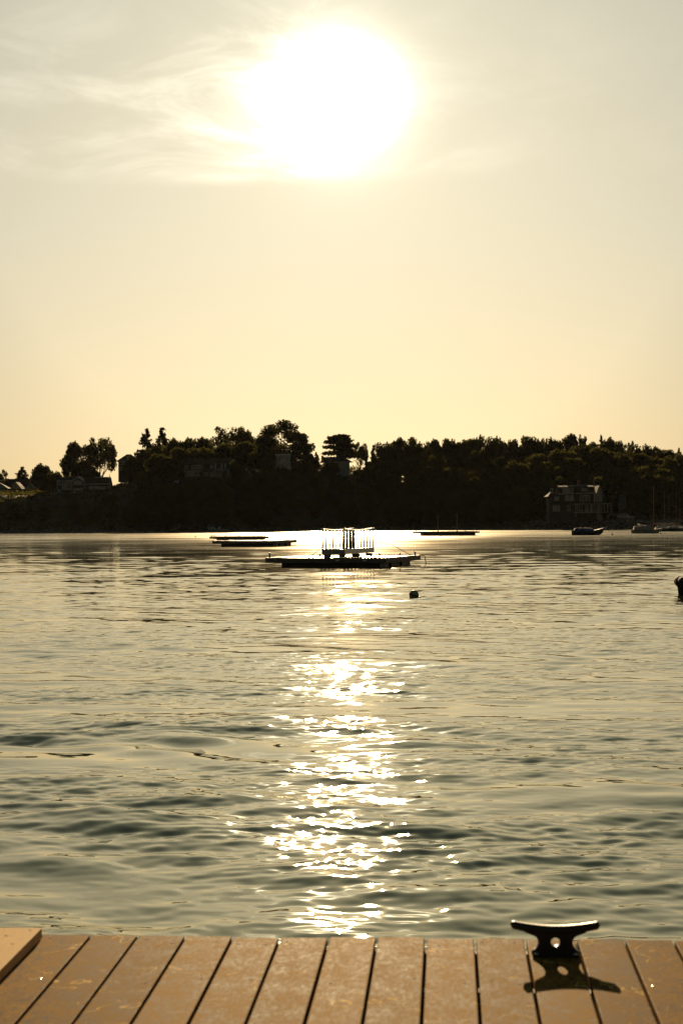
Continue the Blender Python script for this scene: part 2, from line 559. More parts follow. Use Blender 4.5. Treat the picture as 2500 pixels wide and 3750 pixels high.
def ground(X, Y):
    X, Y = np.asarray(X, float), np.asarray(Y, float)
    u = X / Y * F + 1250
    xs = [q[0] for q in PROF]
    hb, tb, gm, ln = [np.interp(u, xs, [q[i] for q in PROF]) for i in (1, 2, 3, 4)]
    t = Y - shore(u)
    a = np.clip(t / 5.0, -0.6, 1)
    b = np.clip((t - tb) / ln, 0, 1)
    b = b * b * (3 - 2 * b) * 0.5 + b * 0.5
    back = np.clip((t - 120) / 300, 0, 1)
    rough = 0.25 * np.sin(X * 0.9) * np.sin(Y * 0.7 + X * 0.3) + 0.4 * np.sin(X * 0.23 + 1) * np.sin(Y * 0.19)
    return hb * a + (gm - hb) * b * (1 - 0.8 * back) + rough * np.clip(t / 15, 0, 1) * np.clip((t - tb) / 5, 0.2, 1)


def build_hill():
    us = np.linspace(-1500, 4200, 400)
    ts = np.concatenate([np.linspace(-4, 10, 10), np.linspace(12, 110, 50), np.array([140, 200, 300, 450])])
    Yg = shore(us)[None, :] + ts[:, None]
    Xg = (us[None, :] - 1250) / F * Yg
    Zg = ground(Xg, Yg)
    o = grid_mesh('hill', np.stack([Xg, Yg, Zg], -1), M['soil'])
    tag(o, 'dark wooded hillside rising from the far shore', None, None, 'structure')


build_hill()


# ------------------------------------------------------------------ foliage prototypes
def leaves(centres, normals, size, g, aspect=0.6):
    n = len(centres)
    a = g.normal(size=(n, 3))
    a /= np.linalg.norm(a, axis=1, keepdims=True)
    nn = normals + g.normal(scale=0.7, size=(n, 3))
    nn /= np.linalg.norm(nn, axis=1, keepdims=True)
    b = np.cross(nn, a)
    b /= np.linalg.norm(b, axis=1, keepdims=True) + 1e-9
    a = np.cross(b, nn)
    s = size * g.uniform(0.6, 1.4, size=(n, 1))
    V = np.stack([centres + a * s, centres + b * s * aspect, centres - a * s, centres - b * s * aspect], 1)
    return V.reshape(-1, 3), np.arange(n * 4).reshape(n, 4)


def crown_round(g, ncl=26, cz=0.62, rx=0.5, rz=0.4, clr=0.15, per=150, size=0.022, low=-0.8, shell=0.55, fill=400):
    C, N = [], []
    k = 0
    while k < ncl:
        d = g.normal(size=3)
        d /= np.linalg.norm(d)
        if d[2] < low:
            continue
        r = g.uniform(shell, 0.86)
        cr = clr * g.uniform(0.65, 1.3)
        c = np.array([d[0] * (rx - cr * .6) * r / .8, d[1] * (rx - cr * .6) * r / .8, cz + d[2] * (rz - cr * .6) * r / .8])
        m = int(per * (cr / clr) ** 2)
        q = g.normal(size=(m, 3))
        q /= np.linalg.norm(q, axis=1, keepdims=True)
        rad = cr * g.uniform(0.55, 1.08, size=(m, 1))
        C.append(c + q * rad * np.array([1, 1, 0.8]))
        N.append(q)
        k += 1
    if fill:
        q = g.normal(size=(fill, 3))
        q /= np.linalg.norm(q, axis=1, keepdims=True)
        q[:, 2] = np.maximum(q[:, 2], low)
        C.append(np.array([0, 0, cz]) + q * np.array([rx, rx, rz]) * g.uniform(0.2, 0.8, size=(fill, 1)))
        N.append(q)
    C, N = np.concatenate(C), np.concatenate(N)
    return leaves(C, N, size, g)


def crown_conifer(g, tiers=20, size=0.036, base=0.12, wid=0.5):
    C = []
    for i in range(tiers):
        f = (i + 0.3) / tiers
        z = base + (1 - base) * f
        r = wid * (1 - f) ** 0.8 * g.uniform(0.8, 1.12) + 0.015
        nb = max(4, int(11 * (1 - f) + 4))
        for b in range(nb):
            a = g.uniform(0, 2 * math.pi)
            rr = r * g.uniform(0.6, 1.1)
            m = int(12 + 44 * rr / wid)
            s = g.uniform(0.1, 1.0, size=m) ** 0.7
            p = np.stack([np.cos(a) * rr * s, np.sin(a) * rr * s, z - 0.10 * rr * s ** 2 + 0.07 * rr * s ** 4], 1)
            p += g.normal(scale=0.014, size=p.shape) * np.array([1, 1, 0.6])
            C.append(p)
    C = np.concatenate(C)
    return leaves(C, np.tile(np.array([0, 0, 1.0]), (len(C), 1)), size, g, 0.45)


def crown_pine(g, size=0.036):
    C, N = [], []
    for i in range(44):
        f = g.uniform(0.18, 1.0) ** 0.8
        r = 0.5 * (1.10 - f) ** 0.6 * (0.55 + 0.5 * g.random()) * (0.75 if f > 0.85 else 1)
        a = g.uniform(0, 2 * math.pi)
        d = r * g.uniform(0.25, 0.85)
        c = np.array([math.cos(a) * d, math.sin(a) * d, f * 0.9 + 0.05])
        m = 120
        q = g.normal(size=(m, 3))
        q /= np.linalg.norm(q, axis=1, keepdims=True)
        C.append(c + q * np.array([0.16, 0.16, 0.05]) * g.uniform(0.5, 1.05, size=(m, 1)))
        N.append(q)
    return leaves(np.concatenate(C), np.concatenate(N), size, g, 0.5)


def trunk_mesh(name, top=0.8, r=0.022, limbs=6, spread=0.3, fork=0.25, seed=1, conifer=False):
    g = random.Random(seed)
    mb = MB()
    if conifer:
        mb.tube([(0, 0, -0.05), (0.004, 0, 0.4), (0, 0, 0.97)], [r, r * 0.7, r * 0.12], 6)
        for i in range(10):
            z = 0.15 + 0.075 * i
            a = g.uniform(0, 6.28)
            L = 0.4 * (1 - z) + 0.03
            mb.tube([(0, 0, z), (math.cos(a) * L, math.sin(a) * L, z + 0.01)], [r * 0.22, r * 0.08], 4)
    else:
        mb.tube([(0, 0, -0.05), (0.01, 0.005, fork), (-0.01, 0, top * 0.7), (0.01, 0, top)], [r * 1.25, r, r * 0.6, r * 0.15], 7)
        for i in range(limbs):
            a = i * 6.283 / limbs + g.uniform(-.4, .4)
            z0 = fork * g.uniform(0.8, 1.5)
            d = spread * g.uniform(0.7, 1.2)
            z1 = z0 + g.uniform(0.18, 0.4)
            mid = (math.cos(a) * d * 0.45, math.sin(a) * d * 0.45, z0 + (z1 - z0) * 0.6)
            end = (math.cos(a) * d, math.sin(a) * d, z1)
            mb.tube([(0, 0, z0), mid, end], [r * 0.6, r * 0.38, r * 0.12], 5)
            for s in (-1, 1):
                a2 = a + s * g.uniform(0.4, 0.9)
                mb.tube([mid, (mid[0] + math.cos(a2) * d * .5, mid[1] + math.sin(a2) * d * .5, mid[2] + g.uniform(.05, .16))], [r * .28, r * .08], 4)
    me = mb.mesh(name)
    me.materials.append(M['bark'])
    return me


PROTO = {}


def proto(kind, crown, trunk, mat):
    V, q = crown
    PROTO.setdefault(kind, []).append((quads_mesh(None, V, q, mat) if False else _mk(V, q, mat), trunk))


def _mk(V, q, mat):
    V = np.array(V)
    V[:, :2] *= 0.5 / np.percentile(np.abs(V[:, :2]), 99)
    top = np.percentile(V[:, 2], 99.7)
    V[:, 2] = np.where(V[:, 2] > 0.3, 0.3 + (V[:, 2] - 0.3) * 0.7 / (top - 0.3), V[:, 2])
    me = bpy.data.meshes.new('crown')
    me.vertices.add(len(V))
    me.vertices.foreach_set('co', np.ascontiguousarray(V, dtype=np.float32).ravel())
    me.loops.add(len(q) * 4)
    me.loops.foreach_set('vertex_index', np.ascontiguousarray(q, dtype=np.int32).ravel())
    me.polygons.add(len(q))
    me.polygons.foreach_set('loop_start', np.arange(0, len(q) * 4, 4, dtype=np.int32))
    me.update(calc_edges=True)
    me.materials.append(mat)
    return me


for sd in range(4):
    g = np.random.default_rng(100 + sd)
    proto('round', crown_round(g, ncl=34, cz=0.54, rx=0.5, rz=0.46, clr=0.15, per=170, size=0.034, low=-0.9, fill=1100), trunk_mesh('trunk', seed=sd), M['leaf'])
for sd in range(2):
    g = np.random.default_rng(200 + sd)
    proto('oak', crown_round(g, ncl=34, cz=0.58, rx=0.5, rz=0.42, clr=0.115, per=190, size=0.021, low=-0.35, shell=0.6, fill=500), trunk_mesh('trunk', seed=20 + sd, limbs=8, spread=0.36, fork=0.2), M['leaf'])
for sd in range(2):
    g = np.random.default_rng(250 + sd)
    proto('airy', crown_round(g, ncl=30, cz=0.57, rx=0.5, rz=0.43, clr=0.11, per=150, size=0.028, low=-0.9, shell=0.35, fill=350), trunk_mesh('trunk', seed=30 + sd, limbs=7, spread=0.36, fork=0.22), M['leaf'])
for sd in range(3):
    g = np.random.default_rng(300 + sd)
    proto('spruce', crown_conifer(g), trunk_mesh('trunk', seed=40 + sd, conifer=True), M['needle'])
for sd in range(2):
    g = np.random.default_rng(400 + sd)
    proto('pine', crown_pine(g), trunk_mesh('trunk', seed=50 + sd, conifer=True), M['needle'])
for sd in range(3):
    g = np.random.default_rng(500 + sd)
    proto('bush', crown_round(g, ncl=22, cz=0.42, rx=0.5, rz=0.5, clr=0.17, per=130, size=0.042, low=-0.5, fill=450), trunk_mesh('trunk', seed=60 + sd, top=0.5, fork=0.1, spread=0.3), M['shrub'])

KIND = {'round': 'broadleaf_tree', 'oak': 'oak_tree', 'airy': 'broadleaf_tree', 'spruce': 'spruce_tree', 'pine': 'pine_tree', 'bush': 'shrub'}


def tree(kind, X, Y, zb, height, width, label, group=None, rz=None, seed=None):
    i = (random.randrange(len(PROTO[kind])) if seed is None else seed) % len(PROTO[kind])
    crown, trunk = PROTO[kind][i]
    nm = KIND[kind]
    o = empty(nm, (X, Y, zb), random.uniform(0, 6.28) if rz is None else rz, label, 'shrub' if kind == 'bush' else 'tree', group)
    o.scale = (width, width, height)
    c = bpy.data.objects.new('crown', crown)
    COL.objects.link(c)
    c.parent = o
    if kind != 'bush':
        t = bpy.data.objects.new('trunk', trunk)
        COL.objects.link(t)
        t.parent = o
    return o


def tree_px(kind, px, ptop, wpx, Y, label, group=None, seed=None, rz=None, sink=0.0):
    if kind != 'spruce' and px > 1880 and wpx < 90 and Y > 515:
        wpx *= 1.6
        ptop += 3
    if kind == 'spruce':
        wpx *= 1.45
        ptop += 4
    p = P(px, ptop, Y)
    zb = float(ground(p.x, Y)) - sink
    return tree(kind, p.x, Y, zb, p.z - zb, wpx / F * Y, label, group, rz, seed)


# skyline trees, left to right
tree_px('airy', 6, 1722, 70, 600, 'thin leafy tree at the far left behind the yellow cottages')
tree_px('spruce', 81, 1708, 62, 590, 'small spruce standing alone above the long cottage roof at far left', seed=0)
tree_px('round', 150, 1702, 84, 560, 'dark low round tree between the small spruce and the gabled house', seed=1)
tree_px('round', 196, 1727, 60, 552, 'small round tree tucked against the left end of the gabled house', seed=2)
tree_px('round', 275, 1624, 100, 545, 'dense dark left one of the twin tall trees behind the gabled house', seed=0)
tree_px('oak', 366, 1606, 134, 548, 'tall tree with sky showing through its crown, right one of the twin trees', seed=0, rz=2.0)
tree_px('round', 335, 1712, 70, 530, 'low dark tree at the feet of the twin tall trees', seed=3)
tree_px('spruce', 536, 1570, 78, 560, 'left spruce of the pair above the hipped house', seed=1)
tree_px('spruce', 595, 1566, 88, 566, 'right spruce of the pair above the hipped house, wider at the top', seed=2)
tree_px('round', 520, 1668, 120, 540, 'round tree in front of the hipped house on the ridge', seed=2)
tree_px('round', 570, 1636, 120, 545, 'broad tree below the pair of spruces', seed=3)
RIDGE = [(640, 1612, 110), (700, 1607, 100), (757, 1606, 95)]
for k, (a, b, c) in enumerate(RIDGE):
    tree_px('round', a, b, c, 560 + 4 * k, 'middle height tree on the ridge between the spruce pair and the arching oak', 'ridge trees between spruces and oak')
tree_px('oak', 850, 1565, 150, 560, 'flat topped oak with a sky gap under its arching crown, left of the big oak', seed=0)
tree_px('round', 905, 1583, 80, 565, 'tree filling the dip between the two oaks', seed=1)
tree_px('oak', 1030, 1541, 195, 565, 'biggest oak on the skyline, spreading over the white house', seed=1)
tree_px('airy', 1108, 1590, 90, 560, 'leaning open tree at the right flank of the biggest oak', seed=1)
tree_px('round', 975, 1600, 130, 556, 'dark tree under the left half of the biggest oak', seed=0)
tree_px('spruce', 1128, 1645, 54, 550, 'short spruce right of the white house', seed=0)
tree_px('spruce', 1158, 1652, 26, 553, 'slender young spruce in the gap left of the spreading pine', seed=1)
tree_px('pine', 1243, 1593, 130, 560, 'spreading layered pine behind the low house with chimney', seed=0)
tree_px('airy', 1318, 1622, 70, 556, 'loose leafy tree just right of the spreading pine', seed=1)
tree_px('spruce', 1366, 1628, 30, 550, 'pointed little spruce at the left end of the long wood', seed=2)
tree_px('round', 1410, 1624, 90, 548, 'round tree just right of the pointed little spruce', seed=2)
tree_px('airy', 1493, 1603, 115, 556, 'feathery tree rising above the left half of the long wood', seed=0)
SKY_WOOD = [(1445, 1618, 80), (1545, 1622, 80), (1592, 1611, 70), (1650, 1609, 90), (1700, 1612, 80), (1750, 1602, 100), (1815, 1604, 90), (1870, 1612, 70)]
for a, b, c in SKY_WOOD:
    tree_px('round', a, b, c, 552 + random.uniform(-6, 6), 'broad crown in the even treetop line of the long wood', 'treetops along the long wood')
tree_px('round', 1935, 1598, 66, 548, 'raised round crown at the right end of the long wood', seed=3)
tree_px('airy', 1888, 1612, 30, 550, 'wispy little tree left of the raised round crown', seed=1)
tree_px('airy', 1982, 1604, 30, 548, 'wispy treetop just right of the raised round crown', seed=0)
tree_px('spruce', 2000, 1606, 22, 546, 'thin pointed spruce between two wispy treetops', seed=0)
tree_px('round', 2022, 1606, 52, 548, 'round dark treetop right of the thin pointed spruce', seed=1)
tree_px('round', 2082, 1590, 58, 548, 'highest dark crown above the porch house', seed=0)
tree_px('spruce', 2122, 1590, 30, 546, 'spruce touching the highest dark crown on its right', seed=2)
tree_px('airy', 2135, 1598, 36, 546, 'open tree right of the spruce above the porch house', seed=1)
tree_px('airy', 2165, 1616, 40, 544, 'low bushy treetop in the dip above the porch house roof', seed=0)
tree_px('spruce', 2199, 1594, 32, 542, 'tall lone spruce standing clear of the wood at right', seed=0)
tree_px('round', 2228, 1605, 46, 540, 'dark crown right of the tall lone spruce', seed=1)
tree_px('airy', 2268, 1613, 44, 538, 'see-through treetop right of the dark crown', seed=0)
tree_px('airy', 2308, 1615, 30, 536, 'small open treetop where the skyline starts to drop', seed=1)
tree_px('round', 2350, 1632, 90, 530, 'round crown on the dropping skyline at right', seed=2)
tree_px('spruce', 2412, 1646, 22, 525, 'tiny spruce tip on the dropping skyline', seed=1)
tree_px('round', 2398, 1640, 60, 526, 'low dark crown where the skyline drops at right', seed=1)
tree_px('round', 2450, 1646, 70, 520, 'crown on the skyline near the right edge', seed=3)
tree_px('spruce', 2485, 1640, 36, 522, 'pointed spruce at the right edge of the skyline', seed=0)
tree_px('round', 2550, 1650, 100, 520, 'round tree just past the right edge of the wood')

SKL = [(-300, 1740), (0, 1735), (110, 1758), (228, 1735), (430, 1745), (470, 1740), (500, 1690), (560, 1640), (640, 1625), (760, 1620), (830, 1600), (900, 1600), (1000, 1600), (1080, 1640), (1110, 1680), (1180, 1730), (1330, 1690),
       (1400, 1650), (1500, 1625), (1700, 1622), (1900, 1612), (2000, 1604), (2100, 1602), (2200, 1607), (2300, 1624), (2400, 1642), (2500, 1652), (3000, 1680)]
HOUSES = [(0, 140, 1753, 1815, 555), (180, 430, 1740, 1815, 500), (430, 492, 1660, 1730, 532), (615, 860, 1680, 1778, 506), (985, 1070, 1660, 1720, 528), (1172, 1285, 1668, 1716, 540), (2005, 2240, 1755, 1910, 445), (2225, 2320, 1775, 1885, 470)]


def slope_woods():
    groups = {
        0: ('dark tree on the steep wooded bank left of centre', 'trees on the left bank'),
        1: ('dark tree in the long wood above the middle shore', 'trees of the middle wood'),
        2: ('dark tree on the wooded hillside behind the porch house and masts', 'trees of the right hillside'),
    }
    for t in (6, 15, 25, 36, 48):
        step = 5.6
        Y0 = 470
        n = int((2660 - 520) / F * Y0 / step)
        for i in range(n):
            u = 520 + (i + random.uniform(-.35, .35)) / n * 2140
            Y = float(shore(u)) + t + random.uniform(-3, 3)
            if u > 1900:
                Y += 36 * min(1, (u - 1900) / 120)
            X = (u - 1250) / F * Y
            z = float(ground(X, Y))
            h = random.uniform(7.5, 11.5)
            wd = h * random.uniform(0.75, 1.05)
            if t < 10 and u < 1900:
                h *= 0.65
            if t < 30 and u < 1400 and u > 1060:
                h *= 0.42
            s = F / Y
            hor = HZ - RHO * (u - 1250)
            lim = np.interp(u, [q[0] for q in SKL], [q[1] for q in SKL]) + random.uniform(4, 26)
            for hx0, hx1, hy0, hy1, hY in HOUSES:
                if hx0 - wd * s * .4 < u < hx1 + wd * s * .4 and Y < hY + 6:
                    if Y > hY - 8:
                        lim = 99999
                    else:
                        lim = max(lim, hy1 - random.uniform(0, 8))
            h = min(h, CAMZ + (hor - lim) / s - z)
            if h < 2.6:
                continue
            wd = min(wd, h * 1.25)
            lab, grp = groups[0 if u < 1080 else 1 if u < 1900 else 2]
            tree('round' if random.random() < 0.9 else 'airy', X, Y, z - 0.3, h + 0.3, wd, lab, grp)


slope_woods()
tree_px('round', 1215, 1693, 62, 536, 'dark round bushy tree in front of the low house with chimney', seed=1)
tree_px('round', 640, 1700, 70, 500, 'dark tree overlapping the left end of the dim large house', seed=2)
tree_px('round', 868, 1690, 70, 500, 'dark tree overlapping the right end of the dim large house', seed=0)
tree_px('round', 740, 1752, 110, 494, 'low wide tree in front of the dim large house', seed=3)
tree_px('round', 962, 1655, 90, 528, 'dark tree against the left wing of the pale house', seed=2)
tree_px('round', 478, 1676, 50, 530, 'dark tree hiding the right half of the hipped house', seed=1)


def shrubs():
    # sun touched shrubs on the open slope under the low house
    for i in range(26):
        u = random.uniform(1085, 1345)
        py = random.uniform(1722, 1800)
        Y = 535 - (py - 1722) / 78 * 28
        X = (u - 1250) / F * Y
        h = random.uniform(1.4, 2.8)
        tree('bush', X, Y, float(ground(X, Y)) - 0.3, h, h * random.uniform(1.3, 2.0), 'olive shrub on the open slope below the low house with chimney', 'shrubs on the open slope')
    for i in range(26):
        u = random.uniform(-20, 440)
        Y = 492 - random.uniform(0, 22)
        X = (u - 1250) / F * Y
        h = random.uniform(1.2, 2.4)
        top = CAMZ and float(ground(X, Y)) + h
        tree('bush', X, Y, float(ground(X, Y)) - 0.3, min(h, 2.0), h * 1.6, 'dark shrub on the bank in front of the gabled house and cottages', 'shrubs on the left bank')
    # everything else that covers the bank
    g = np.random.default_rng(5)
    n = 52000
    u = g.uniform(-400, 2900, n)
    t = g.uniform(1.5, 75, n)
    keep = ~((u > 1940) & (t < 30) & (g.random(n) < 0.9))
    u, t = u[keep], t[keep]
    Y = shore(u) + t
    X = (u - 1250) / F * Y
    Z = ground(X, Y)
    lump = 0.7 + 0.7 * np.sin(X * 0.55 + 2 * np.sin(Y * 0.21)) * np.sin(Y * 0.5 + X * 0.13)
    lump = np.clip(lump, 0.1, 1.6) * np.where(u > 1940, 0.4, 1.0)
    lump = np.where((t > 44) & (u > 560), np.clip(lump * 2.2, 0.8, 3.0), lump)
    C = np.stack([X, Y, Z + lump * g.random(len(X)) ** 0.5], 1)
    V, q = leaves(C, np.tile(np.array([0, -0.4, 1.0]), (len(X), 1)), 0.34, g, 0.7)
    o = quads_mesh('ground_cover', V, q, M['shrub'])
    tag(o, 'tangled low scrub covering the far bank', 'scrub', None, 'stuff')
    # boulders at the waterline
    g = random.Random(9)
    mb = MB()
    for i in range(760):
        if i < 420:
            uu = g.uniform(1925, 2700)
            tt = g.uniform(-0.5, 4.5)
            zz = max(0.0, min(2.0, tt * 0.55))
            r = g.uniform(0.25, 0.6)
        else:
            uu = g.uniform(-300, 1930)
            tt = g.uniform(-0.3, 5)
            zz = max(0, tt * 0.25)
            r = g.uniform(0.15, 0.5)
        Yb = float(shore(uu)) + tt
        Xb = (uu - 1250) / F * Yb
        vs = []
        for a, b in ((0, 1), (0, -1)):
            vs.append((Xb + g.uniform(-.2, .2) * r, Yb, zz + b * r * 0.7))
        ring = [(Xb + math.cos(k * 1.047) * r * g.uniform(.8, 1.3), Yb + math.sin(k * 1.047) * r * g.uniform(.8, 1.2), zz + g.uniform(-.3, .35) * r) for k in range(6)]
        vs += ring
        fs = [(0, 2 + k, 2 + (k + 1) % 6) for k in range(6)] + [(1, 2 + (k + 1) % 6, 2 + k) for k in range(6)]
        mb.add(vs, fs)
    o = mb.build('shore_rocks', M['rock'])
    tag(o, 'rough boulders along the far waterline and sea wall', 'rocks', None, 'stuff')


shrubs()


# ------------------------------------------------------------------ houses
class House:
    def __init__(self, name, label, px, py, Y, rz=0.0, cat='house'):
        self.s = F / Y
        self.px, self.py, self.Y = px, py, Y
        p = P(px, py, Y)
        self.root = empty(name, p, rz, label, cat)

    def x(self, px):
        return (px - self.px) / self.s

    def z(self, py):
        return (self.py - py) / self.s

    def box(self, name, x0, y0, x1, y1, d0, d1, mat, parent=None, below=0.0):
        mb = MB().box(self.x(x0), d0, self.z(y1) - below, self.x(x1), d1, self.z(y0))
        return mb.build(name, mat, parent or self.root)

    def win(self, x0, y0, x1, y1, d=0.0, cols=2, rows=1, pane='glass', name='window', fw=0.11):
        X0, X1, Z0, Z1 = self.x(x0), self.x(x1), self.z(y1), self.z(y0)
        mb = MB()
        a, b = d - 0.09, d + 0.02
        mb.box(X0, a, Z0, X1, b, Z0 + fw).box(X0, a, Z1 - fw, X1, b, Z1)
        mb.box(X0, a, Z0 + fw, X0 + fw, b, Z1 - fw).box(X1 - fw, a, Z0 + fw, X1, b, Z1 - fw)
        for i in range(1, cols):
            xm = X0 + (X1 - X0) * i / cols
            mb.box(xm - fw * .45, a + .01, Z0 + fw, xm + fw * .45, b, Z1 - fw)
        fr = mb.build(name, M['white_trim'], self.root)
        fr['kind_of_window'] = 'framed'
        del fr['kind_of_window']
        for i in range(cols):
            xa = X0 + (X1 - X0) * i / cols + fw * .5
            xb = X0 + (X1 - X0) * (i + 1) / cols - fw * .5
            MB().box(xa, d - 0.03, Z0 + fw * .9, xb, d - 0.005, Z1 - fw * .9).build('pane', M[pane], fr)
        return fr

    def roof_side(self, x0, x1, eave, ridge, depth, over=0.35, mat='roof', d0=0.0, name='roof', thick=0.18):
        """ridge runs along the front"""
        e, r = self.z(eave), self.z(ridge)
        m = d0 + depth / 2
        k = (r - e) / (depth / 2)
        pts = [(d0 - over, e - over * k), (m, r), (d0 + depth + over, e - over * k), (d0 + depth + over, e - over * k - thick), (m, r - thick), (d0 - over, e - over * k - thick)]
        return MB().prism_yz(pts, self.x(x0) - over, self.x(x1) + over).build(name, M[mat], self.root)

    def gable_walls(self, x0, x1, eave, ridge, depth, mat, d0=0.0):
        e, r = self.z(eave), self.z(ridge) - 0.2
        for xa in (self.x(x0), self.x(x1) - 0.2):
            MB().prism_yz([(d0, e), (d0 + depth / 2, r), (d0 + depth, e)], xa, xa + 0.2).build('gable', M[mat], self.root)

    def roof_front(self, x0, x1, eave, peak, depth, over=0.3, mat='roof', d0=0.0, thick=0.18, trim=True, wall=None):
        """gable faces the front"""
        X0, X1, e, r = self.x(x0), self.x(x1), self.z(eave), self.z(peak)
        m = (X0 + X1) / 2
        k = (r - e) / (m - X0)
        a = [(X0 - over, e - over * k), (m, r), (X1 + over, e - over * k), (X1 + over, e - over * k - thick), (m, r - thick), (X0 - over, e - over * k - thick)]
        MB().prism_xz(a[::-1], d0 - 0.25, d0 + depth).build('roof', M[mat], self.root)
        if trim:
            b = [(X0 - over, e - over * k - .02), (m, r - .02), (X1 + over, e - over * k - .02), (X1 + over, e - over * k - .3), (m, r - .3), (X0 - over, e - over * k - .3)]
            MB().prism_xz(b[::-1], d0 - 0.32, d0 - 0.253).build('rake_board', M['white_trim'], self.root)
        if wall:
            MB().prism_xz([(X0, e), (X1, e), (m, r - thick - .02)], d0, d0 + 0.2).build('gable', M[wall], self.root)

    def hip(self, x0, x1, eave, ridge, depth, over=0.5, mat='roof', d0=0.0, inset=0.35):
        X0, X1, e, r = self.x(x0) - over, self.x(x1) + over, self.z(eave), self.z(ridge)
        Y0, Y1 = d0 - over, d0 + depth + over
        i = (X1 - X0) * inset
        m = (Y0 + Y1) / 2
        vs = [(X0, Y0, e), (X1, Y0, e), (X1, Y1, e), (X0, Y1, e), (X0 + i, m, r), (X1 - i, m, r)]
        MB().add(vs, [(0, 1, 5, 4), (1, 2, 5), (2, 3, 4, 5), (3, 0, 4), (3, 2, 1, 0)]).build('roof', M[mat], self.root)

    def line(self, name, x0, y0, x1, y1, d, w=0.12, mat='white_trim', t=0.08):
        """thin board between two photo points on the front"""
        a, b = Vector((self.x(x0), 0, self.z(y0))), Vector((self.x(x1), 0, self.z(y1)))
        n = (b - a).normalized()
        q = Vector((-n.z, 0, n.x)) * w / 2
        pts = [a + q, a - q, b - q, b + q]
        return MB().prism_xz([(p.x, p.z) for p in pts], d - t, d).build(name, M[mat], self.root)


# gabled house at left with white trim
B = House('gabled_house', 'dark shingled house with white trim and a front gable on the left bank', 210, 1806, 500)
B.box('wall', 210, 1763, 264, 1806, 0.0, 7, M['shingle'], below=2.5)
B.box('wall', 264, 1763, 311, 1806, -0.6, 7, M['shingle'], below=2.5)
B.box('wall', 314, 1774, 398, 1806, 0.2, 6.5, M['shingle'], below=2.5)
B.box('wall', 311.2, 1785, 313.8, 1806, 0.1, 5, M['shingle'], below=2.5)
B.roof_side(210, 262, 1762, 1746, 7.0)
B.roof_front(264, 311, 1762, 1744, 7.6, d0=-0.6, wall='shingle')
B.roof_side(315, 398, 1774, 1748, 6.3, d0=0.2)
B.gable_walls(314, 398, 1774, 1748, 6.3, 'shingle', 0.2)
for xx, a, b, d in ((211, 1763, 1806, 0), (228.5, 1763, 1806, 0), (264.8, 1763, 1806, -0.6), (310, 1763, 1788, -0.6), (316, 1775, 1806, .2), (397, 1775, 1797, .2)):
    B.line('corner_board', xx, a, xx, b, d, 0.16)
B.line('fascia', 208, 1762, 263, 1762, -0.36, 0.25)
B.line('fascia', 313, 1774, 400, 1774, -0.16, 0.25)
B.line('fascia', 229, 1788, 264, 1788, -0.04, 0.16)
B.line('ridge_cap', 343, 1748, 392, 1748, 3.2, 0.2)
B.win(213.5, 1764, 226, 1777, 0, 2)
B.win(231, 1765, 247, 1786, 0, 2, pane='curtain', name='balcony_door')
B.win(248, 1765, 262, 1780, 0, 2)
B.win(214, 1791, 227, 1804, 0, 2, pane='curtain')
B.win(231, 1790, 246, 1806, 0, 2, name='patio_door')
B.win(248, 1790, 262, 1806, 0, 2, name='patio_door')
B.win(283, 1750.5, 291, 1759, -0.6, 1)
B.win(272, 1761.5, 302, 1776.5, -0.6, 3, pane='curtain')
B.win(272, 1789, 302, 1805, -0.6, 3, pane='curtain')
B.win(304.5, 1789, 310.5, 1805, -0.6, 1, name='door')
B.win(326, 1781.5, 387, 1800, 0.2, 2, pane='curtain')

rail = empty('deck_railing', P(184, 1814, 497), 0, 'white balustrade on the terrace before the gabled house', 'railing')
s497 = F / 497
Lr = (330 - 184) / s497
MB().box(0, -.05, .72, Lr, .05, .82).build('top_rail', M['white_trim'], rail)
MB().box(0, -.04, .1, Lr, .04, .18).build('bottom_rail', M['white_trim'], rail)
bm_ = MB().box(-.03, -.03, .18, .03, .03, .72).mesh('baluster')
bm_.materials.append(M['white_trim'])
for k in range(int(Lr / 0.24)):
    b = bpy.data.objects.new('baluster', bm_)
    COL.objects.link(b)
    b.parent = rail
    b.location = (0.1 + k * 0.24, 0, 0)
MB().box(0, 0, -2.4, Lr, 2.4, 0.06).build('terrace', M['old_wood'], rail)

fp = empty('flagpole', P(405, 1822, 494), 0, 'white flagpole with a drooping red flag right of the gabled house', 'flagpole')
MB().tube([(0, 0, -1), (-0.15, 0, 6.9)], [0.07, 0.04], 8).build('pole', M['white_trim'], fp, True)
MB().lathe([(0.02, 0), (0.09, 0.06), (0.09, 0.12), (0.02, 0.18)], 8, (-0.15, 0, 6.9)).build('finial', M['white_trim'], fp, True)
MB().prism_xz([(-.18, 4.6), (-.14, 6.5), (-.34, 6.2), (-.5, 5.4), (-.42, 4.5)][::-1], -.03, .03).build('flag', M['flag'], fp)

# cottages at far left
Cg = House('yellow_cottage', 'yellow cottage with front gable and white porch posts at far left', 36, 1812, 555)
Cg.box('wall', 37, 1790, 80, 1812, 0.6, 6, M['clap_yellow'], below=2)
Cg.roof_front(37, 80, 1790, 1765, 7, d0=0.6, wall='clap_yellow')
Cg.box('porch_roof', -10, 1791, 92, 1797, -2.0, 0.55, M['roof'])
Cg.line('fascia', -10, 1798, 92, 1797, -1.95, .16)
for xx in (14, 35, 54, 74):
    Cg.line('post', xx, 1798, xx, 1812, -1.8, .16, t=.16)
Cg.win(53, 1778, 62, 1788, .6, 2)
Cg.win(40, 1800, 50, 1811, .6, 2)
Cg.win(62, 1800, 72, 1811, .6, 2)
Ck = House('long_roof_house', 'long house with a level dark ridge behind the yellow cottages', 20, 1800, 572)
Ck.box('wall', 22, 1775, 222, 1800, 0, 7, M['shingle'], below=2)
Ck.roof_side(22, 222, 1775, 1753, 7)
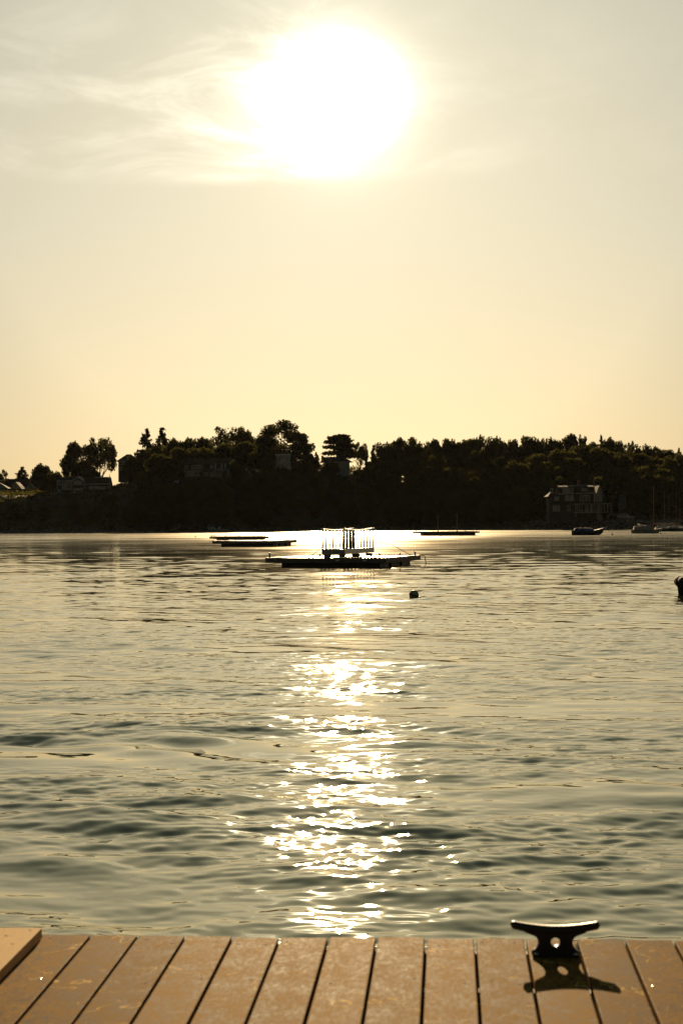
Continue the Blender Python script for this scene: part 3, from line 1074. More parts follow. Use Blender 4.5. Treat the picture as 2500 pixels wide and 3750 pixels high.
Ck.win(96, 1779, 106, 1790, 0, 2)
Ck.win(150, 1779, 160, 1790, 0, 2)
Cy = House('yellow_cottage', 'dim brown gabled cottage right of the yellow cottage', 95, 1812, 556)
Cy.box('wall', 96, 1788, 136, 1812, 0, 6, M['clap_yellow'], below=2)
Cy.roof_front(96, 136, 1788, 1767, 6.6, wall='clap_yellow')
Cy.line('corner_board', 96.5, 1786, 96.5, 1812, 0, .16)
Cy.win(110, 1776, 120, 1786, 0, 2)
Cy.win(104, 1796, 114, 1809, 0, 2)
Cl = House('grey_roof_cottage', 'cottage with a pale grey roof at the left edge', -50, 1812, 552)
Cl.box('wall', -50, 1790, 18, 1812, 0.8, 6, M['clap_grey'], below=2)
Cl.hip(-50, 24, 1789, 1766, 6, mat='roof_grey', d0=.8, inset=.45)
Cl.win(-30, 1795, -15, 1808, .8, 2)

for a, b, c in ((-60, 1756, 110), (20, 1758, 90), (112, 1757, 70), (178, 1752, 80)):  # unseen trees, added to keep the low sun off the far left bank
    tree_px('round', a, b, c, 583, 'unseen low tree added behind the long roof to shade the left bank', 'added shade trees behind the cottages')
# hipped house on the ridge
A = House('hipped_house', 'hipped roof house half hidden by trees on the ridge left of the spruces', 434, 1742, 535)
A.box('wall', 434, 1690, 500, 1742, 0, 8, M['shingle'], below=2)
A.hip(432, 502, 1690, 1662, 8.5, inset=.4)
A.box('chimney', 459, 1668, 469, 1682, 2, 3, M['brick'])
A.box('chimney_cap', 458, 1670, 470, 1667.5, 1.9, 3.1, M['brick'])
A.line('fascia', 431, 1689.5, 475, 1689.5, -.52, .2)
A.win(437, 1693, 470, 1703, 0, 3)
A.win(438, 1710, 448, 1724, 0, 2)

# dim large house under the oaks
Dh = House('large_house', 'dim large house with a sun porch and pale columns half way up the bank', 666, 1748, 506)
Dh.box('wall', 670, 1698, 855, 1748, 0, 9, M['shingle'], below=3)
Dh.roof_side(668, 858, 1699, 1676, 9, mat='roof_red')
Dh.box('sun_porch', 673, 1729, 736, 1748, -2.6, -0.02, M['shingle'], below=3)
Dh.box('porch_roof', 665, 1725.5, 738, 1728.5, -3.0, -0.02, M['white_trim'])
Dh.win(680, 1730, 714, 1746, -2.6, 4, pane='curtain')
Dh.win(717, 1730, 734, 1745, -2.6, 3)
Dh.win(703, 1703, 743, 1718, 0, 4)
Dh.win(770, 1700, 780, 1717, 0, 2, pane='curtain')
Dh.win(678, 1705, 687, 1718, 0, 1)
for xx in (789, 812, 826):
    Dh.box('column', xx - 3, 1700, xx + 3, 1719, -.5, -.02, M['clap_white'])
Dh.box('balcony', 786, 1720, 842, 1726, -1.2, -.02, M['clap_grey'])
for xx in (789, 812, 838):
    Dh.box('column', xx - 1.5, 1727, xx + 1.5, 1748, -1.0, -.7, M['clap_white'])
Dh.win(750, 1731, 762, 1745, 0, 2)
Dh.win(770, 1730, 782, 1745, 0, 2)
Dh.win(796, 1730, 806, 1748, 0, 1, name='door')
Da = House('low_annexe', 'low annexe with one bright window below the dim large house', 622, 1776, 498)
Da.box('wall', 622, 1752, 720, 1776, 0, 5, M['shingle'], below=3)
Da.roof_side(622, 720, 1752, 1746, 5, mat='roof')
Da.win(639, 1761, 655, 1774, 0, 2, pane='curtain')
Da.win(700, 1757, 714, 1771, 0, 2)

# pale house under the biggest oak
C = House('pale_house', 'pale two storey house with a shining flat roof under the biggest oak', 1012, 1721, 528)
C.box('wall', 1012, 1667, 1062, 1721, 0, 6, M['clap_white'], below=2.5)
C.box('roof', 1008, 1663, 1064, 1666.7, -.4, 6.4, M['alu'])
C.box('wing', 988, 1672, 1011.8, 1721, .8, 6, M['shingle'], below=2.5)
C.box('wing_roof', 985, 1669, 1011.8, 1671.8, .3, 6.3, M['roof'])
for q in ((1017, 1671, 1027, 1687, 2), (1047, 1673, 1057, 1687, 1), (1017, 1697, 1027, 1720, 2), (1031, 1698, 1040, 1714, 1), (1048, 1697, 1062, 1709, 2)):
    C.win(*q[:4], 0, q[4], pane='glass' if q[0] != 1048 else 'curtain')
C.win(992, 1697, 1009, 1720, .8, 2)
C.box('balcony', 990, 1688, 1011.5, 1691, -.6, .78, M['clap_grey'])

# low house with chimney
E = House('low_house', 'low house with a small chimney under the spreading pine', 1184, 1715, 540)
E.box('wall', 1186, 1692, 1280, 1715, 0, 7, M['clap_grey'], below=2.5)
E.hip(1176, 1284, 1692, 1673, 7, inset=.25)
E.box('chimney', 1176, 1669, 1184, 1684, 3.0, 3.9, M['brick'])
E.box('chimney_cap', 1175.3, 1667.6, 1184.7, 1669, 2.9, 4.0, M['brick'])
E.line('fascia', 1205, 1692.5, 1282, 1692.5, -.52, .2)
E.win(1243, 1694, 1263, 1708, 0, 2, pane='curtain')
E.win(1207, 1694, 1230, 1706, 0, 3)

# porch house at right
Hf = House('porch_house', 'big three storey shingled house with a long white posted porch by the right shore', 2012, 1905, 445)
Hf.box('wall', 2050, 1808, 2203, 1905, 0, 9, M['shingle'], below=1)
Hf.box('wing', 2012, 1818, 2049.7, 1905, 0.6, 8, M['shingle'], below=1)
Hf.prism = MB().prism_yz([(-.5, Hf.z(1809)), (2.2, Hf.z(1783)), (4.6, Hf.z(1777)), (7, Hf.z(1783)), (9.5, Hf.z(1809))], Hf.x(2048), Hf.x(2180)).build('gambrel_roof', M['roof_red'], Hf.root)
Hf.roof_front(2180.5, 2205, 1810, 1779, 9, over=.25, mat='roof', d0=-.2, wall='clap_grey')
Hf.box('end_wall', 2181, 1811, 2204, 1905, -.2, 0.0 - .01, M['clap_grey'])
Hf.hip(2010, 2049, 1818, 1798, 8, d0=.6, inset=.4, over=.3)
Hf.box('chimney', 2021, 1790, 2030, 1818, 2.5, 3.4, M['clap_grey'])
Hf.box('chimney_cap', 2020, 1787, 2031, 1790, 2.4, 3.5, M['white_trim'])
Hf.box('chimney', 2123, 1758, 2132, 1780, 4.2, 5, M['brick'])
Hf.box('dormer', 2057, 1787, 2100, 1808, -.4, 3, M['shingle'])
Hf.box('dormer_roof', 2055, 1784, 2102, 1786.8, -.7, 3.2, M['roof_grey'])
Hf.box('dormer', 2130, 1788, 2152, 1801, .4, 3, M['clap_grey'])
Hf.box('dormer_roof', 2128, 1785.5, 2154, 1787.8, .1, 3.2, M['roof_grey'])
Hf.line('ridge_cap', 2084, 1777, 2158, 1777, 4.2, .15)
Hf.line('eave_board', 2045, 1809, 2100, 1809.5, -.52, .2)
Hf.line('eave_board', 2104, 1808, 2180, 1807, -.52, .2)
Hf.win(2060, 1788.5, 2084, 1806, -.4, 2, pane='curtain')
Hf.win(2086, 1788.5, 2098, 1806, -.4, 1)
Hf.win(2132, 1790, 2150, 1800, .4, 2, pane='curtain')
Hf.box('bay', 2064, 1812, 2099, 1837, -.8, -.01, M['shingle'])
Hf.win(2066, 1815, 2082, 1835.5, -.8, 2, pane='curtain')
Hf.win(2085, 1815, 2098, 1835.5, -.8, 2, pane='curtain')
Hf.win(2122, 1815, 2158, 1836, 0, 3)
Hf.win(2030, 1818.5, 2047, 1834, .6, 2, pane='curtain')
Hf.win(2184, 1815, 2194, 1835, -.2, 1)
Hf.win(2024, 1850, 2072, 1873, .6 - .03, 4, pane='curtain')
Hf.win(2075, 1850, 2088, 1872, 0, 2)
Hf.box('porch_roof', 2086, 1841, 2232, 1845.5, -3.2, -.22, M['roof_red'])
Hf.line('porch_beam', 2088, 1847, 2231, 1846.5, -3.0, .22)
Hf.box('porch_floor', 2090, 1876.5, 2232, 1879.5, -3.2, -.22, M['old_wood'])
Hf.line('porch_rail', 2092, 1878, 2188, 1878, -3.22, .2)
Hf.line('porch_rail', 2110, 1870, 2186, 1870, -3.1, .08)
for xx, yb in ((2101, 1894), (2108, 1876), (2158, 1876), (2185.5, 1905), (2206, 1876), (2217, 1876), (2230, 1880)):
    Hf.line('post', xx, 1848, xx, yb, -2.9, .14, t=.14)
Hf.win(2120, 1851, 2132, 1875, 0, 1, name='door')
Hf.win(2140, 1852, 2154, 1874, 0, 2, pane='curtain')
Hf.win(2160, 1852, 2178, 1874, 0, 2)
Hf.line('stair_rail', 2228, 1882, 2214, 1900, -3.0, .12)

G = House('hidden_house', 'barely visible house with a reddish wall between trees right of the porch house', 2236, 1835, 482)
G.box('wall', 2238, 1795, 2264, 1835, 0, 6, M['roof_red'], below=6)
G.box('wing', 2264.3, 1808, 2290, 1835, .4, 6, M['clap_grey'], below=6)
G.box('roof', 2226, 1781, 2266, 1788, -1, 6, M['roof_grey'])
G.roof_side(2266, 2292, 1808, 1800, 6, over=.3)
G.win(2243, 1802, 2256, 1815, 0, 2)

mast = empty('utility_pole', P(2175, 1906, 434), 0, 'tall bare wooden pole in front of the porch house', 'pole')
MB().tube([(0, 0, -1), (0.02, 0, 5), (0, 0, 10.8)], [.13, .11, .08], 8).build('shaft', M['varnish'], mast, True)
MB().box(-.5, -.05, 10.2, .5, .05, 10.32).build('crossarm', M['varnish'], mast)

# parked car
cz = float(ground(P(2280, 1880, 456).x, 456))
car = empty('parked_car', (P(2258, 1880, 456).x, 456, cz), 0, 'silver estate car parked under the trees right of the porch house', 'car')
MB().prism_xz([(0, .35), (4.3, .35), (4.35, .8), (3.4, .95), (0.1, .98)], -.85, .85).build('body', M['car'], car, bevel=.05)
MB().prism_xz([(0.1, .99), (3.2, .97), (2.6, 1.55), (0.45, 1.58)], -.75, .75).build('cabin', M['car'], car, bevel=.04)
for a, b in ((.55, 1.45), (1.6, 2.5)):
    MB().prism_xz([(a, 1.05), (b + .1, 1.05), (b - .15, 1.48), (a + .05, 1.48)], -.78, -.752).build('side_window', M['glass'], car)
for xx in (.85, 3.4):
    for yy in (-.8, .8):
        wl = MB().tube([(xx, yy - .1, .33), (xx, yy + .1, .33)], .33, 14).build('wheel', M['rubber'], car, True)
        MB().tube([(xx, yy - .12, .33), (xx, yy + .12, .33)], .18, 10).build('rim', M['alu'], wl, True)

# two lawn chairs on the right shore
def lawn_chair(px, Y, label):
    p = P(px, 1904, Y)
    ch = empty('lawn_chair', (p.x, Y, float(ground(p.x, Y))), random.uniform(-.3, .3), label, 'chair', 'lawn chairs by the right shore')
    MB().box(-.3, -.3, .34, .3, .3, .4).build('seat', M['white_trim'], ch)
    MB().add([(-.3, .3, .36), (.3, .3, .36), (.28, .55, 1.05), (-.28, .55, 1.05), (-.3, .36, .34), (.3, .36, .34), (.28, .61, 1.03), (-.28, .61, 1.03)],
             [(0, 1, 2, 3), (7, 6, 5, 4), (0, 4, 5, 1), (1, 5, 6, 2), (2, 6, 7, 3), (3, 7, 4, 0)]).build('backrest', M['white_trim'], ch)
    for sx in (-1, 1):
        MB().box(sx * .33 - .06, -.35, .56, sx * .33 + .06, .4, .6).build('armrest', M['white_trim'], ch)
        for yy in (-.28, .25):
            MB().box(sx * .31 - .035, yy - .035, -.1, sx * .31 + .035, yy + .035, .56).build('leg', M['white_trim'], ch)


lawn_chair(2204, 437, 'white lawn chair on the right shore, left one of the pair')
lawn_chair(2217, 437, 'white lawn chair on the right shore, right one of the pair')

# gangway on the left shore
gw0, gw1 = P(628, 1943, 462), P(694, 1914, 470)
gwy = empty('shore_gangway', gw0, 0, 'pale sloping gangway climbing from the water to the bank at left', 'gangway')
vec = gw1 - gw0
for yy in (0, 1.1):
    MB().tube([(0, yy, 0), (vec.x, vec.y + yy, vec.z)], .09, 6).build('stringer', M['alu'], gwy)
    MB().tube([(0, yy, .9), (vec.x, vec.y + yy, vec.z + .9)], .035, 6).build('handrail', M['alu'], gwy)
    for k in range(6):
        q = vec * (k / 5)
        MB().tube([(q.x, q.y + yy, q.z), (q.x, q.y + yy, q.z + .9)], .025, 5).build('post', M['alu'], gwy)
n4 = Vector((0, 0, .1))
MB().add([(0, .05, .1), (0, 1.05, .1), (vec.x, vec.y + 1.05, vec.z + .1), (vec.x, vec.y + .05, vec.z + .1), (0, .05, .04), (0, 1.05, .04), (vec.x, vec.y + 1.05, vec.z + .04), (vec.x, vec.y + .05, vec.z + .04)],
         [(0, 1, 2, 3), (7, 6, 5, 4), (0, 4, 5, 1), (1, 5, 6, 2), (2, 6, 7, 3), (3, 7, 4, 0)]).build('walkway', M['float_deck'], gwy)


# ------------------------------------------------------------------ boats
def hull(L, B_, H, name, mat, parent, open_=False, sheer=0.35, stern=0.75, draft=0.25, rake=0.25, n=16, blunt=2.2, keel_up=0.55):
    """lofted hull, bow towards +x, keel line below the water"""
    rows = []
    for i in range(n + 1):
        t = i / n
        b = B_ / 2 * (stern + (1 - stern) * math.sin(min(1, t / .45) * math.pi / 2)) * (1 - max(0, (t - .45) / .55) ** blunt)
        b = max(b, 0.02)
        zs = H * (1 + sheer * ((t - .35) / .65) ** 2 if t > .35 else 1 + sheer * .35 * ((.35 - t) / .35) ** 2)
        zk = -draft * (1 - max(0, (t - .55) / .45) ** 2.0) + (H * keel_up) * max(0, (t - .75) / .25) ** 2
        x = L * t
        rk = rake * max(0, (t - .6) / .4) ** 1.5
        rows.append([(x + rk * 0, 0, zk), (x + rk * .25, b * .62, zk + (zs - zk) * .18), (x + rk * .6, b * .93, zk + (zs - zk) * .52), (x + rk, b, zs)])
    vs, fs = [], []
    m = 7
    for r in rows:
        vs += [(q[0], -q[1], q[2]) for q in r[::-1][:3]] + [r[0]] + [(q[0], q[1], q[2]) for q in r[1:]]
    for i in range(n):
        for k in range(m - 1):
            a = i * m + k
            fs.append((a, a + 1, a + m + 1, a + m))
    fs.append(tuple(range(m)))
    fs.append(tuple(range(n * m + m - 1, n * m - 1, -1)))
    mb = MB().add(vs, fs)
    sheerline = [r[3] for r in rows]
    if open_:
        v2, f2 = [], []
        for r in rows:
            ix = [(q[0], q[1] * .9, q[2] + (0 if k == 3 else .1)) for k, q in enumerate(r)]
            v2 += [(q[0], -q[1], q[2]) for q in ix[::-1][:3]] + [ix[0]] + [(q[0], q[1], q[2]) for q in ix[1:]]
        for i in range(n):
            for k in range(m - 1):
                a = i * m + k
                f2.append((a + m, a + m + 1, a + 1, a))
        f2.append(tuple(range(m - 1, -1, -1)))
        mb.add(v2, f2)
    else:
        b0 = len(mb.v)
        vs2 = []
        for q in sheerline:
            vs2 += [(q[0], -q[1], q[2]), (q[0], 0, q[2] + .06), (q[0], q[1], q[2])]
        f2 = []
        for i in range(n):
            for k in range(2):
                a = i * 3 + k
                f2.append((a, a + 1, a + 4, a + 3))
        mb.add(vs2, f2)
    o = mb.build(name, mat, parent, True)
    # rub rail along both sides
    rl = MB()
    for sgn in (-1, 1):
        rl.tube([(q[0], sgn * q[1], q[2] + .01) for q in sheerline], .035, 6)
    return o, sheerline, rl


def tarp(sheer, i0, i1, ridge, name, mat, parent, drop=0.12):
    """cover draped over a ridge, tucked outside the sheer"""
    vs, fs = [], []
    sl = sheer[i0:i1 + 1]
    n = len(sl)
    for i, q in enumerate(sl):
        t = i / (n - 1)
        h = ridge(t)
        for k in range(9):
            a = -1 + k / 4
            y = q[1] * a * 1.05
            z = q[2] + .03 + h * (1 - abs(a) ** 1.3) - (drop if abs(a) == 1 else 0) + 0.02 * math.sin(i * 2.1 + k)
            vs.append((q[0], y, z))
    for i in range(n - 1):
        for k in range(8):
            a = i * 9 + k
            fs.append((a, a + 1, a + 10, a + 9))
    fs.append(tuple(range(9)))
    fs.append(tuple(range((n - 1) * 9 + 8, (n - 1) * 9 - 1, -1)))
    return MB().add(vs, fs).build(name, mat, parent, True)


# blue covered boat
p = P(2094, 1960, 290)
bl = empty('covered_boat', (p.x, p.y, 0.0), R(4), 'dark blue boat under a blue tarpaulin moored before the porch house', 'boat')
_, sh, rl = hull(5.2, 1.9, .62, 'hull', M['dark_hull'], bl, sheer=.95, stern=.62, rake=.3)
rl.build('rub_rail', M['dark_hull'], bl)
tarp(sh, 1, 11, lambda t: .34 + .32 * math.sin(t * math.pi) ** .5 - .1 * t, 'tarpaulin', M['blue_tarp'], bl)
MB().tube([(5.3, 0, 1.1), (5.42, 0, 1.35)], [.05, .03], 6).build('stem_post', M['dark_hull'], bl)
MB().box(-.12, -.03, -.3, .02, .03, .75).build('rudder', M['dark_hull'], bl)

# pale catboat with tan cover
p = P(2312, 1952, 318)
cb = empty('catboat', (p.x, p.y, 0.0), R(-3), 'pale catboat with a tan canvas cover and one tall wooden mast', 'sailboat')
_, sh, rl = hull(5.4, 2.3, .6, 'hull', M['white_hull'], cb, sheer=.45, stern=.7)
rl.build('rub_rail', M['varnish'], cb)
tarp(sh, 1, 11, lambda t: .62 + .2 * math.sin(t * 2.6), 'boom_cover', M['tan_cover'], cb)
MB().tube([(4.0, 0, 0.3), (4.02, 0, 4), (4.05, 0, 8.7)], [.085, .075, .035], 8).build('mast', M['varnish'], cb, True)
MB().tube([(3.95, 0, 1.45), (1.0, 0, 1.62)], .06, 8).build('boom', M['varnish'], cb, True)
MB().tube([(5.3, 0, .85), (6.0, 0, .95)], .035, 6).build('bowsprit', M['varnish'], cb)
MB().tube([(4.05, 0, 8.6), (5.95, 0, .95)], .012, 4).build('forestay', M['dark_metal'], cb)
MB().box(-.12, -.03, -.3, .02, .03, .7).build('rudder', M['varnish'], cb)
MB().box(3.55, -.35, .72, 3.9, .35, .98).build('hatch', M['varnish'], cb)


def sloop(px, py, Y, L, hullmat, mastpx, masttop, label, sternx=None, rz=0.0):
    p = P(px, py, Y)
    o = empty('sloop', (p.x, p.y, 0.0), rz, label, 'sailboat')
    _, sh, rl = hull(L, 2.1, .65, 'hull', M[hullmat], o, sheer=.35, stern=.6)
    rl.build('rub_rail', M['varnish'], o)
    s = F / Y
    mx = (mastpx - px) / s
    mz = P(mastpx, masttop, Y).z
    MB().tube([(mx, 0, 0.3), (mx + .03, 0, mz * .5), (mx + .05, 0, mz)], [.075, .065, .03], 8).build('mast', M['varnish'], o, True)
    MB().tube([(mx - .05, 0, 1.3), (mx - 2.6, 0, 1.35)], .055, 8).build('boom', M['varnish'], o, True)
    tv = MB().tube([(mx - .1, 0, 1.45), (mx - 1.2, 0, 1.5), (mx - 2.5, 0, 1.45)], [.13, .16, .09], 8)
    tv.build('furled_sail', M['tan_cover'], o, True)
    MB().tube([(mx - .45, 0, mz * .62), (mx + .45, 0, mz * .62)], .02, 5).build('spreader', M['alu'], o)
    for sx in (-.9, .9):
        MB().tube([(mx, sx, .7), (mx + .03, sx * .4, mz * .62), (mx + .05, 0, mz * .95)], .012, 4).build('shroud', M['dark_metal'], o)
    MB().tube([(mx + .05, 0, mz * .97), (L * .98, 0, .9)], .012, 4).build('forestay', M['dark_metal'], o)
    MB().box(mx - 1.6, -.5, .66, mx + .4, .5, 1.0).build('cabin', M['white_hull'], o, bevel=.05)
    return o


sloop(2416, 1945, 357, 7.2, 'green_hull', 2474, 1800, 'teal hulled sloop at the right edge, mast near the frame edge')
sloop(2398, 1942, 385, 6.2, 'white_hull', 2431, 1795, 'pale sloop mostly hidden behind the catboat bow')
sloop(2425, 1940, 398, 6.0, 'dark_hull', 2447, 1815, 'dark sloop hidden behind the teal one, short mast')
sloop(2455, 1940, 405, 6.4, 'white_hull', 2487, 1818, 'far sloop behind the teal hull, mast at the right edge')

# running motor boat with a person
p = P(757, 1948, 437)
mbt = empty('motorboat', (p.x + 5.7, p.y, 0.05), R(180 - 6), 'dark green open motorboat running left with its bow lifted', 'boat')
mbt.rotation_euler = (0, R(-5), R(180 - 6))
_, sh, rl = hull(5.6, 2.0, .62, 'hull', M['skiff_hull'], mbt, open_=True, sheer=.55, stern=.8)
rl.build('rub_rail', M['screw'], mbt)
MB().box(-.35, -.2, .35, .05, .2, 1.15).build('outboard_motor', M['dark_metal'], mbt, bevel=.06)
MB().box(-.28, -.06, -.5, -.12, .06, .36).build('outboard_leg', M['dark_metal'], mbt)
MB().box(2.3, -.35, .1, 2.8, .35, 1.1).build('console', M['white_hull'], mbt, bevel=.05)
MB().add([(2.8, -.35, 1.1), (2.8, .35, 1.1), (2.62, .3, 1.5), (2.62, -.3, 1.5), (2.77, -.35, 1.1), (2.77, .35, 1.1), (2.59, .3, 1.5), (2.59, -.3, 1.5)],
         [(0, 1, 2, 3), (7, 6, 5, 4), (0, 4, 5, 1), (1, 5, 6, 2), (2, 6, 7, 3), (3, 7, 4, 0)]).build('windscreen', M['glass'], mbt)
MB().box(1.3, -.6, .38, 1.75, .6, .46).build('thwart', M['varnish'], mbt)
rp = MB()
rp.tube([(4.0, -.75, .85), (4.0, -.72, 1.15), (5.0, -.4, 1.3), (5.5, 0, 1.38), (5.0, .4, 1.3), (4.0, .72, 1.15), (4.0, .75, .85)], .04, 6)
rp.build('bow_rail', M['screw'], mbt, True)


def seated_person(loc, rz):
    V = [(0, 0, 0.0), (0, 0, .25), (0, 0, .48), (0, 0, .60), (0.02, 0, .72), (0.02, 0, .82),
         (0, .2, .46), (.12, .26, .22), (.36, .18, .2), (0, -.2, .46), (.12, -.26, .22), (.36, -.18, .2),
         (.1, .11, 0), (.45, .13, .02), (.47, .13, -.4), (.58, .13, -.42), (.1, -.11, 0), (.45, -.13, .02), (.47, -.13, -.4), (.58, -.13, -.42)]
    Ed = [(0, 1), (1, 2), (2, 3), (3, 4), (4, 5), (2, 6), (6, 7), (7, 8), (2, 9), (9, 10), (10, 11), (0, 12), (12, 13), (13, 14), (14, 15), (0, 16), (16, 17), (17, 18), (18, 19)]
    rad = [.16, .15, .16, .06, .1, .08, .07, .05, .04, .07, .05, .04, .1, .075, .055, .04, .1, .075, .055, .04]
    me = bpy.data.meshes.new('person')
    me.from_pydata(V, Ed, [])
    o = bpy.data.objects.new('person_base', me)
    COL.objects.link(o)
    sk = o.modifiers.new('skin', 'SKIN')
    for i, r in enumerate(rad):
        me.skin_vertices[0].data[i].radius = (r, r)
    me.skin_vertices[0].data[0].use_root = True
    o.modifiers.new('sub', 'SUBSURF').levels = 1
    dg = bpy.context.evaluated_depsgraph_get()
    m2 = bpy.data.meshes.new_from_object(o.evaluated_get(dg))
    bpy.data.objects.remove(o, do_unlink=True)
    m2.materials.clear()
    m2.materials.append(M['cloth'])
    pr = empty('person', loc, rz, 'person in a dark red top sitting at the wheel of the motorboat', 'person')
    link_mesh('body', m2, None, pr, True)
    MB().lathe([(.03, .0), (.1, .04), (.115, .1), (.09, .17), (.02, .2)], 10, (.0, 0, .7)).build('hair', M['dark_metal'], pr, True)
    return pr


bpy.context.view_layer.update()
pp = mbt.matrix_world @ Vector((1.55, 0, .52))
seated_person(pp, R(180 - 6))

# dinghy at the right edge
p = on_plane(2466, 2176, 0.0)
dg_ = empty('dinghy', (p.x + 2.75, p.y + .2, 0.0), R(186), 'dark rounded inflatable dinghy cut by the right edge of the frame', 'boat')
tubep = [(2.55, 0, .5), (2.5, .3, .47), (2.3, .55, .42), (1.9, .68, .36), (1.0, .72, .32), (0, .72, .32)]
for s in (1, -1):
    MB().tube([(a, b * s, c) for a, b, c in tubep], [.13, .19, .22, .22, .22, .2], 14).build('side_tube', M['rubber'], dg_, True)
MB().lathe([(.02, -.2), (.15, -.17), (.2, -.05), (.2, .07), (.14, .17), (.02, .2)], 14, (2.52, 0, .45)).build('bow_tube', M['rubber'], dg_, True)
hull(2.62, 1.25, .42, 'hull', M['rubber'], dg_, open_=True, sheer=.1, stern=.95, draft=.2, rake=.04, blunt=5.0, keel_up=0.0)
MB().box(-.04, -.6, 0, .04, .6, .5).build('transom', M['old_wood'], dg_)
MB().box(1.0, -.6, .36, 1.25, .6, .41).build('thwart', M['old_wood'], dg_)

# mooring buoys
def buoy(px, py, r, label, ring=True, mat='buoy'):
    q = on_plane(px, py, 0.0)
    o = empty('mooring_buoy', (q.x, q.y, r * .55), R(20), label, 'buoy', 'mooring buoys on the water')
    o.rotation_euler = (R(8), R(14), R(20))
    prof = [(r * math.sin(a) + .001, -r * math.cos(a)) for a in np.linspace(0, math.pi, 12)]
    MB().lathe(prof, 20).build('float', M[mat], o, True)
    MB().lathe([(r * 1.0, -.03), (r * 1.035, -.015), (r * 1.035, .015), (r * 1.0, .03)], 20).build('band', M['rope'], o, True)
    if ring:
        q2 = [(r * 1.02 + .0 + .07 + .07 * math.cos(a), 0, -r * .45 + .07 * math.sin(a)) for a in np.linspace(0, 6.283, 13)]
        MB().tube(q2, .018, 6).build('ring', M['dark_metal'], o, True)
        MB().tube([(r + .13, 0, -r * .45), (r + .3, .1, -r * .6), (r + .5, .1, -r * .9)], .022, 6).build('pennant', M['rope'], o, True)
    return o


buoy(1515, 2188, .175, 'round pale mooring buoy floating right of and nearer than the gangway float')
buoy(716, 1967, .12, 'tiny dark buoy left of the twin empty floats', False)
buoy(2240, 1959, .17, 'small dark buoy between the blue boat and the catboat', False, 'dark_hull')
buoy(2416, 1955, .16, 'small buoy under the bow of the catboat', False, 'dark_hull')


# ------------------------------------------------------------------ floats
def float_platform(name, corner, ang_, Wd, Dp, zt, label, bollards, fascia='old_wood', rim=.28, boards=True, skew=0.0):
    """corner = front right corner at water level; Wd along the front, Dp backwards"""
    o = empty(name, (corner[0], corner[1], 0), ang_, label, 'float', 'floats moored in the harbour')
    o.rotation_euler = (0, 0, ang_)
    MB().box(-Wd + .16, .16, zt - .06, -.16, Dp - .16, zt).build('decking', M['float_deck'], o)
    for a in (0, 1):
        yy = (0, Dp - .15)[a]
        MB().box(-Wd, yy, zt - rim, 0, yy + .15, zt + .05).build('fender_beam', M[fascia], o, bevel=.02)
    for xx in (-Wd, -.15):
        MB().box(xx, .155, zt - rim, xx + .15, Dp - .155, zt + .05).build('fender_beam', M[fascia], o, bevel=.02)
    nb = max(2, int(Dp / 2.4))
    for k in range(nb):
        y0 = .35 + (Dp - .7) * k / nb
        MB().box(-Wd + Wd * .12, y0, -.25, -Wd * .06, y0 + (Dp - .7) / nb * .8, zt - rim - .005).build('flotation_block', M['float_black'], o, bevel=.03)
    for (bx, by, hh) in bollards:
        b = MB()
        b.lathe([(.09, 0), (.09, .03), (.05, .05), (.045, hh * .8), (.08, hh * .85), (.08, hh)], 8, (-Wd * bx, Dp * by, zt))
        b.build('bollard', M['dark_metal'], o, True)
    return o


# main float with the gangway stored on it
fc = on_plane(1412, 2078, 0.0)
TH = R(-18)
ZT = .53
mf = float_platform('gangway_float', fc, TH, 7.6, 7.8, ZT, 'largest float in the middle of the water, carrying the railed gangway',
                    [(.985, .06, .32), (.62, .5, .2), (.08, .1, .3), (.12, .12, .22), (.02, .45, .25), (.02, .9, .28), (.8, .75, .2)])
MB().tube([(.02, 7.8, ZT), (.25, 7.85, .5), (.3, 7.9, .15), (.32, 7.9, -.1)], .03, 6).build('hanging_line', M['rope'], mf, True)
for xx in (-3.1, -1.4):
    MB().box(xx, -.03, .38, xx + .22, -.002, .46).build('reflector_plate', M['alu'], mf)

gloc = mf.matrix_basis if False else None
bpy.context.view_layer.update()
mwm = mf.matrix_world
# left near end of the gangway: photo column 1176, right near end 1258
gp = mwm @ Vector((-4.35, 1.2, ZT))
gang = empty('gangway', gp, TH, 'aluminium gangway with two picket handrails stored on the largest float', 'gangway')
GW, GL = 1.38, 6.1
BZ = .22


def camber(t):
    return .10 * math.sin(t * math.pi) * -1 + .05


for sx in (0, GW):
    pts = [(sx, GL * t, BZ + .22) for t in np.linspace(0, 1, 7)]
    MB().box(sx - .05, 0, BZ, sx + .05, GL, BZ + .33).build('side_beam', M['alu'], gang)
    tp = [(sx, GL * t, BZ + 1.48 + camber(t)) for t in np.linspace(-.02, 1.02, 12)]
    MB().tube(tp, .05, 8).build('handrail', M['alu'], gang, True)
    mp = [(sx, GL * t, BZ + .98 + camber(t) * .6) for t in np.linspace(0, 1, 8)]
    MB().tube(mp, .022, 6).build('mid_rail', M['alu'], gang, True)
    nposts = 10
    for k in range(nposts):
        t = k / (nposts - 1)
        rr = .055 if k in (0, nposts - 1) else .05
        MB().tube([(sx, .04 + (GL - .08) * t, BZ + .331), (sx, .04 + (GL - .08) * t, BZ + 1.43 + camber(t))], rr, 6).build('post', M['dark_metal'], gang, True)
MB().box(-.04, 0.0, BZ - .02, GW + .04, .06, BZ + .30).build('end_plate', M['clap_grey'], gang)
MB().box(.055, .07, BZ + .2, GW - .055, GL, BZ + .25).build('walkway', M['float_deck'], gang)
for yy in (.1, GL * .5, GL - .4):
    MB().box(0.05, yy, 0, .4, yy + .3, BZ - .022).build('support_block', M['old_wood'], gang)
    if yy > .2:
        MB().box(GW - .4, yy, 0, GW - .05, yy + .3, BZ - .022).build('support_block', M['old_wood'], gang)
ln = MB()
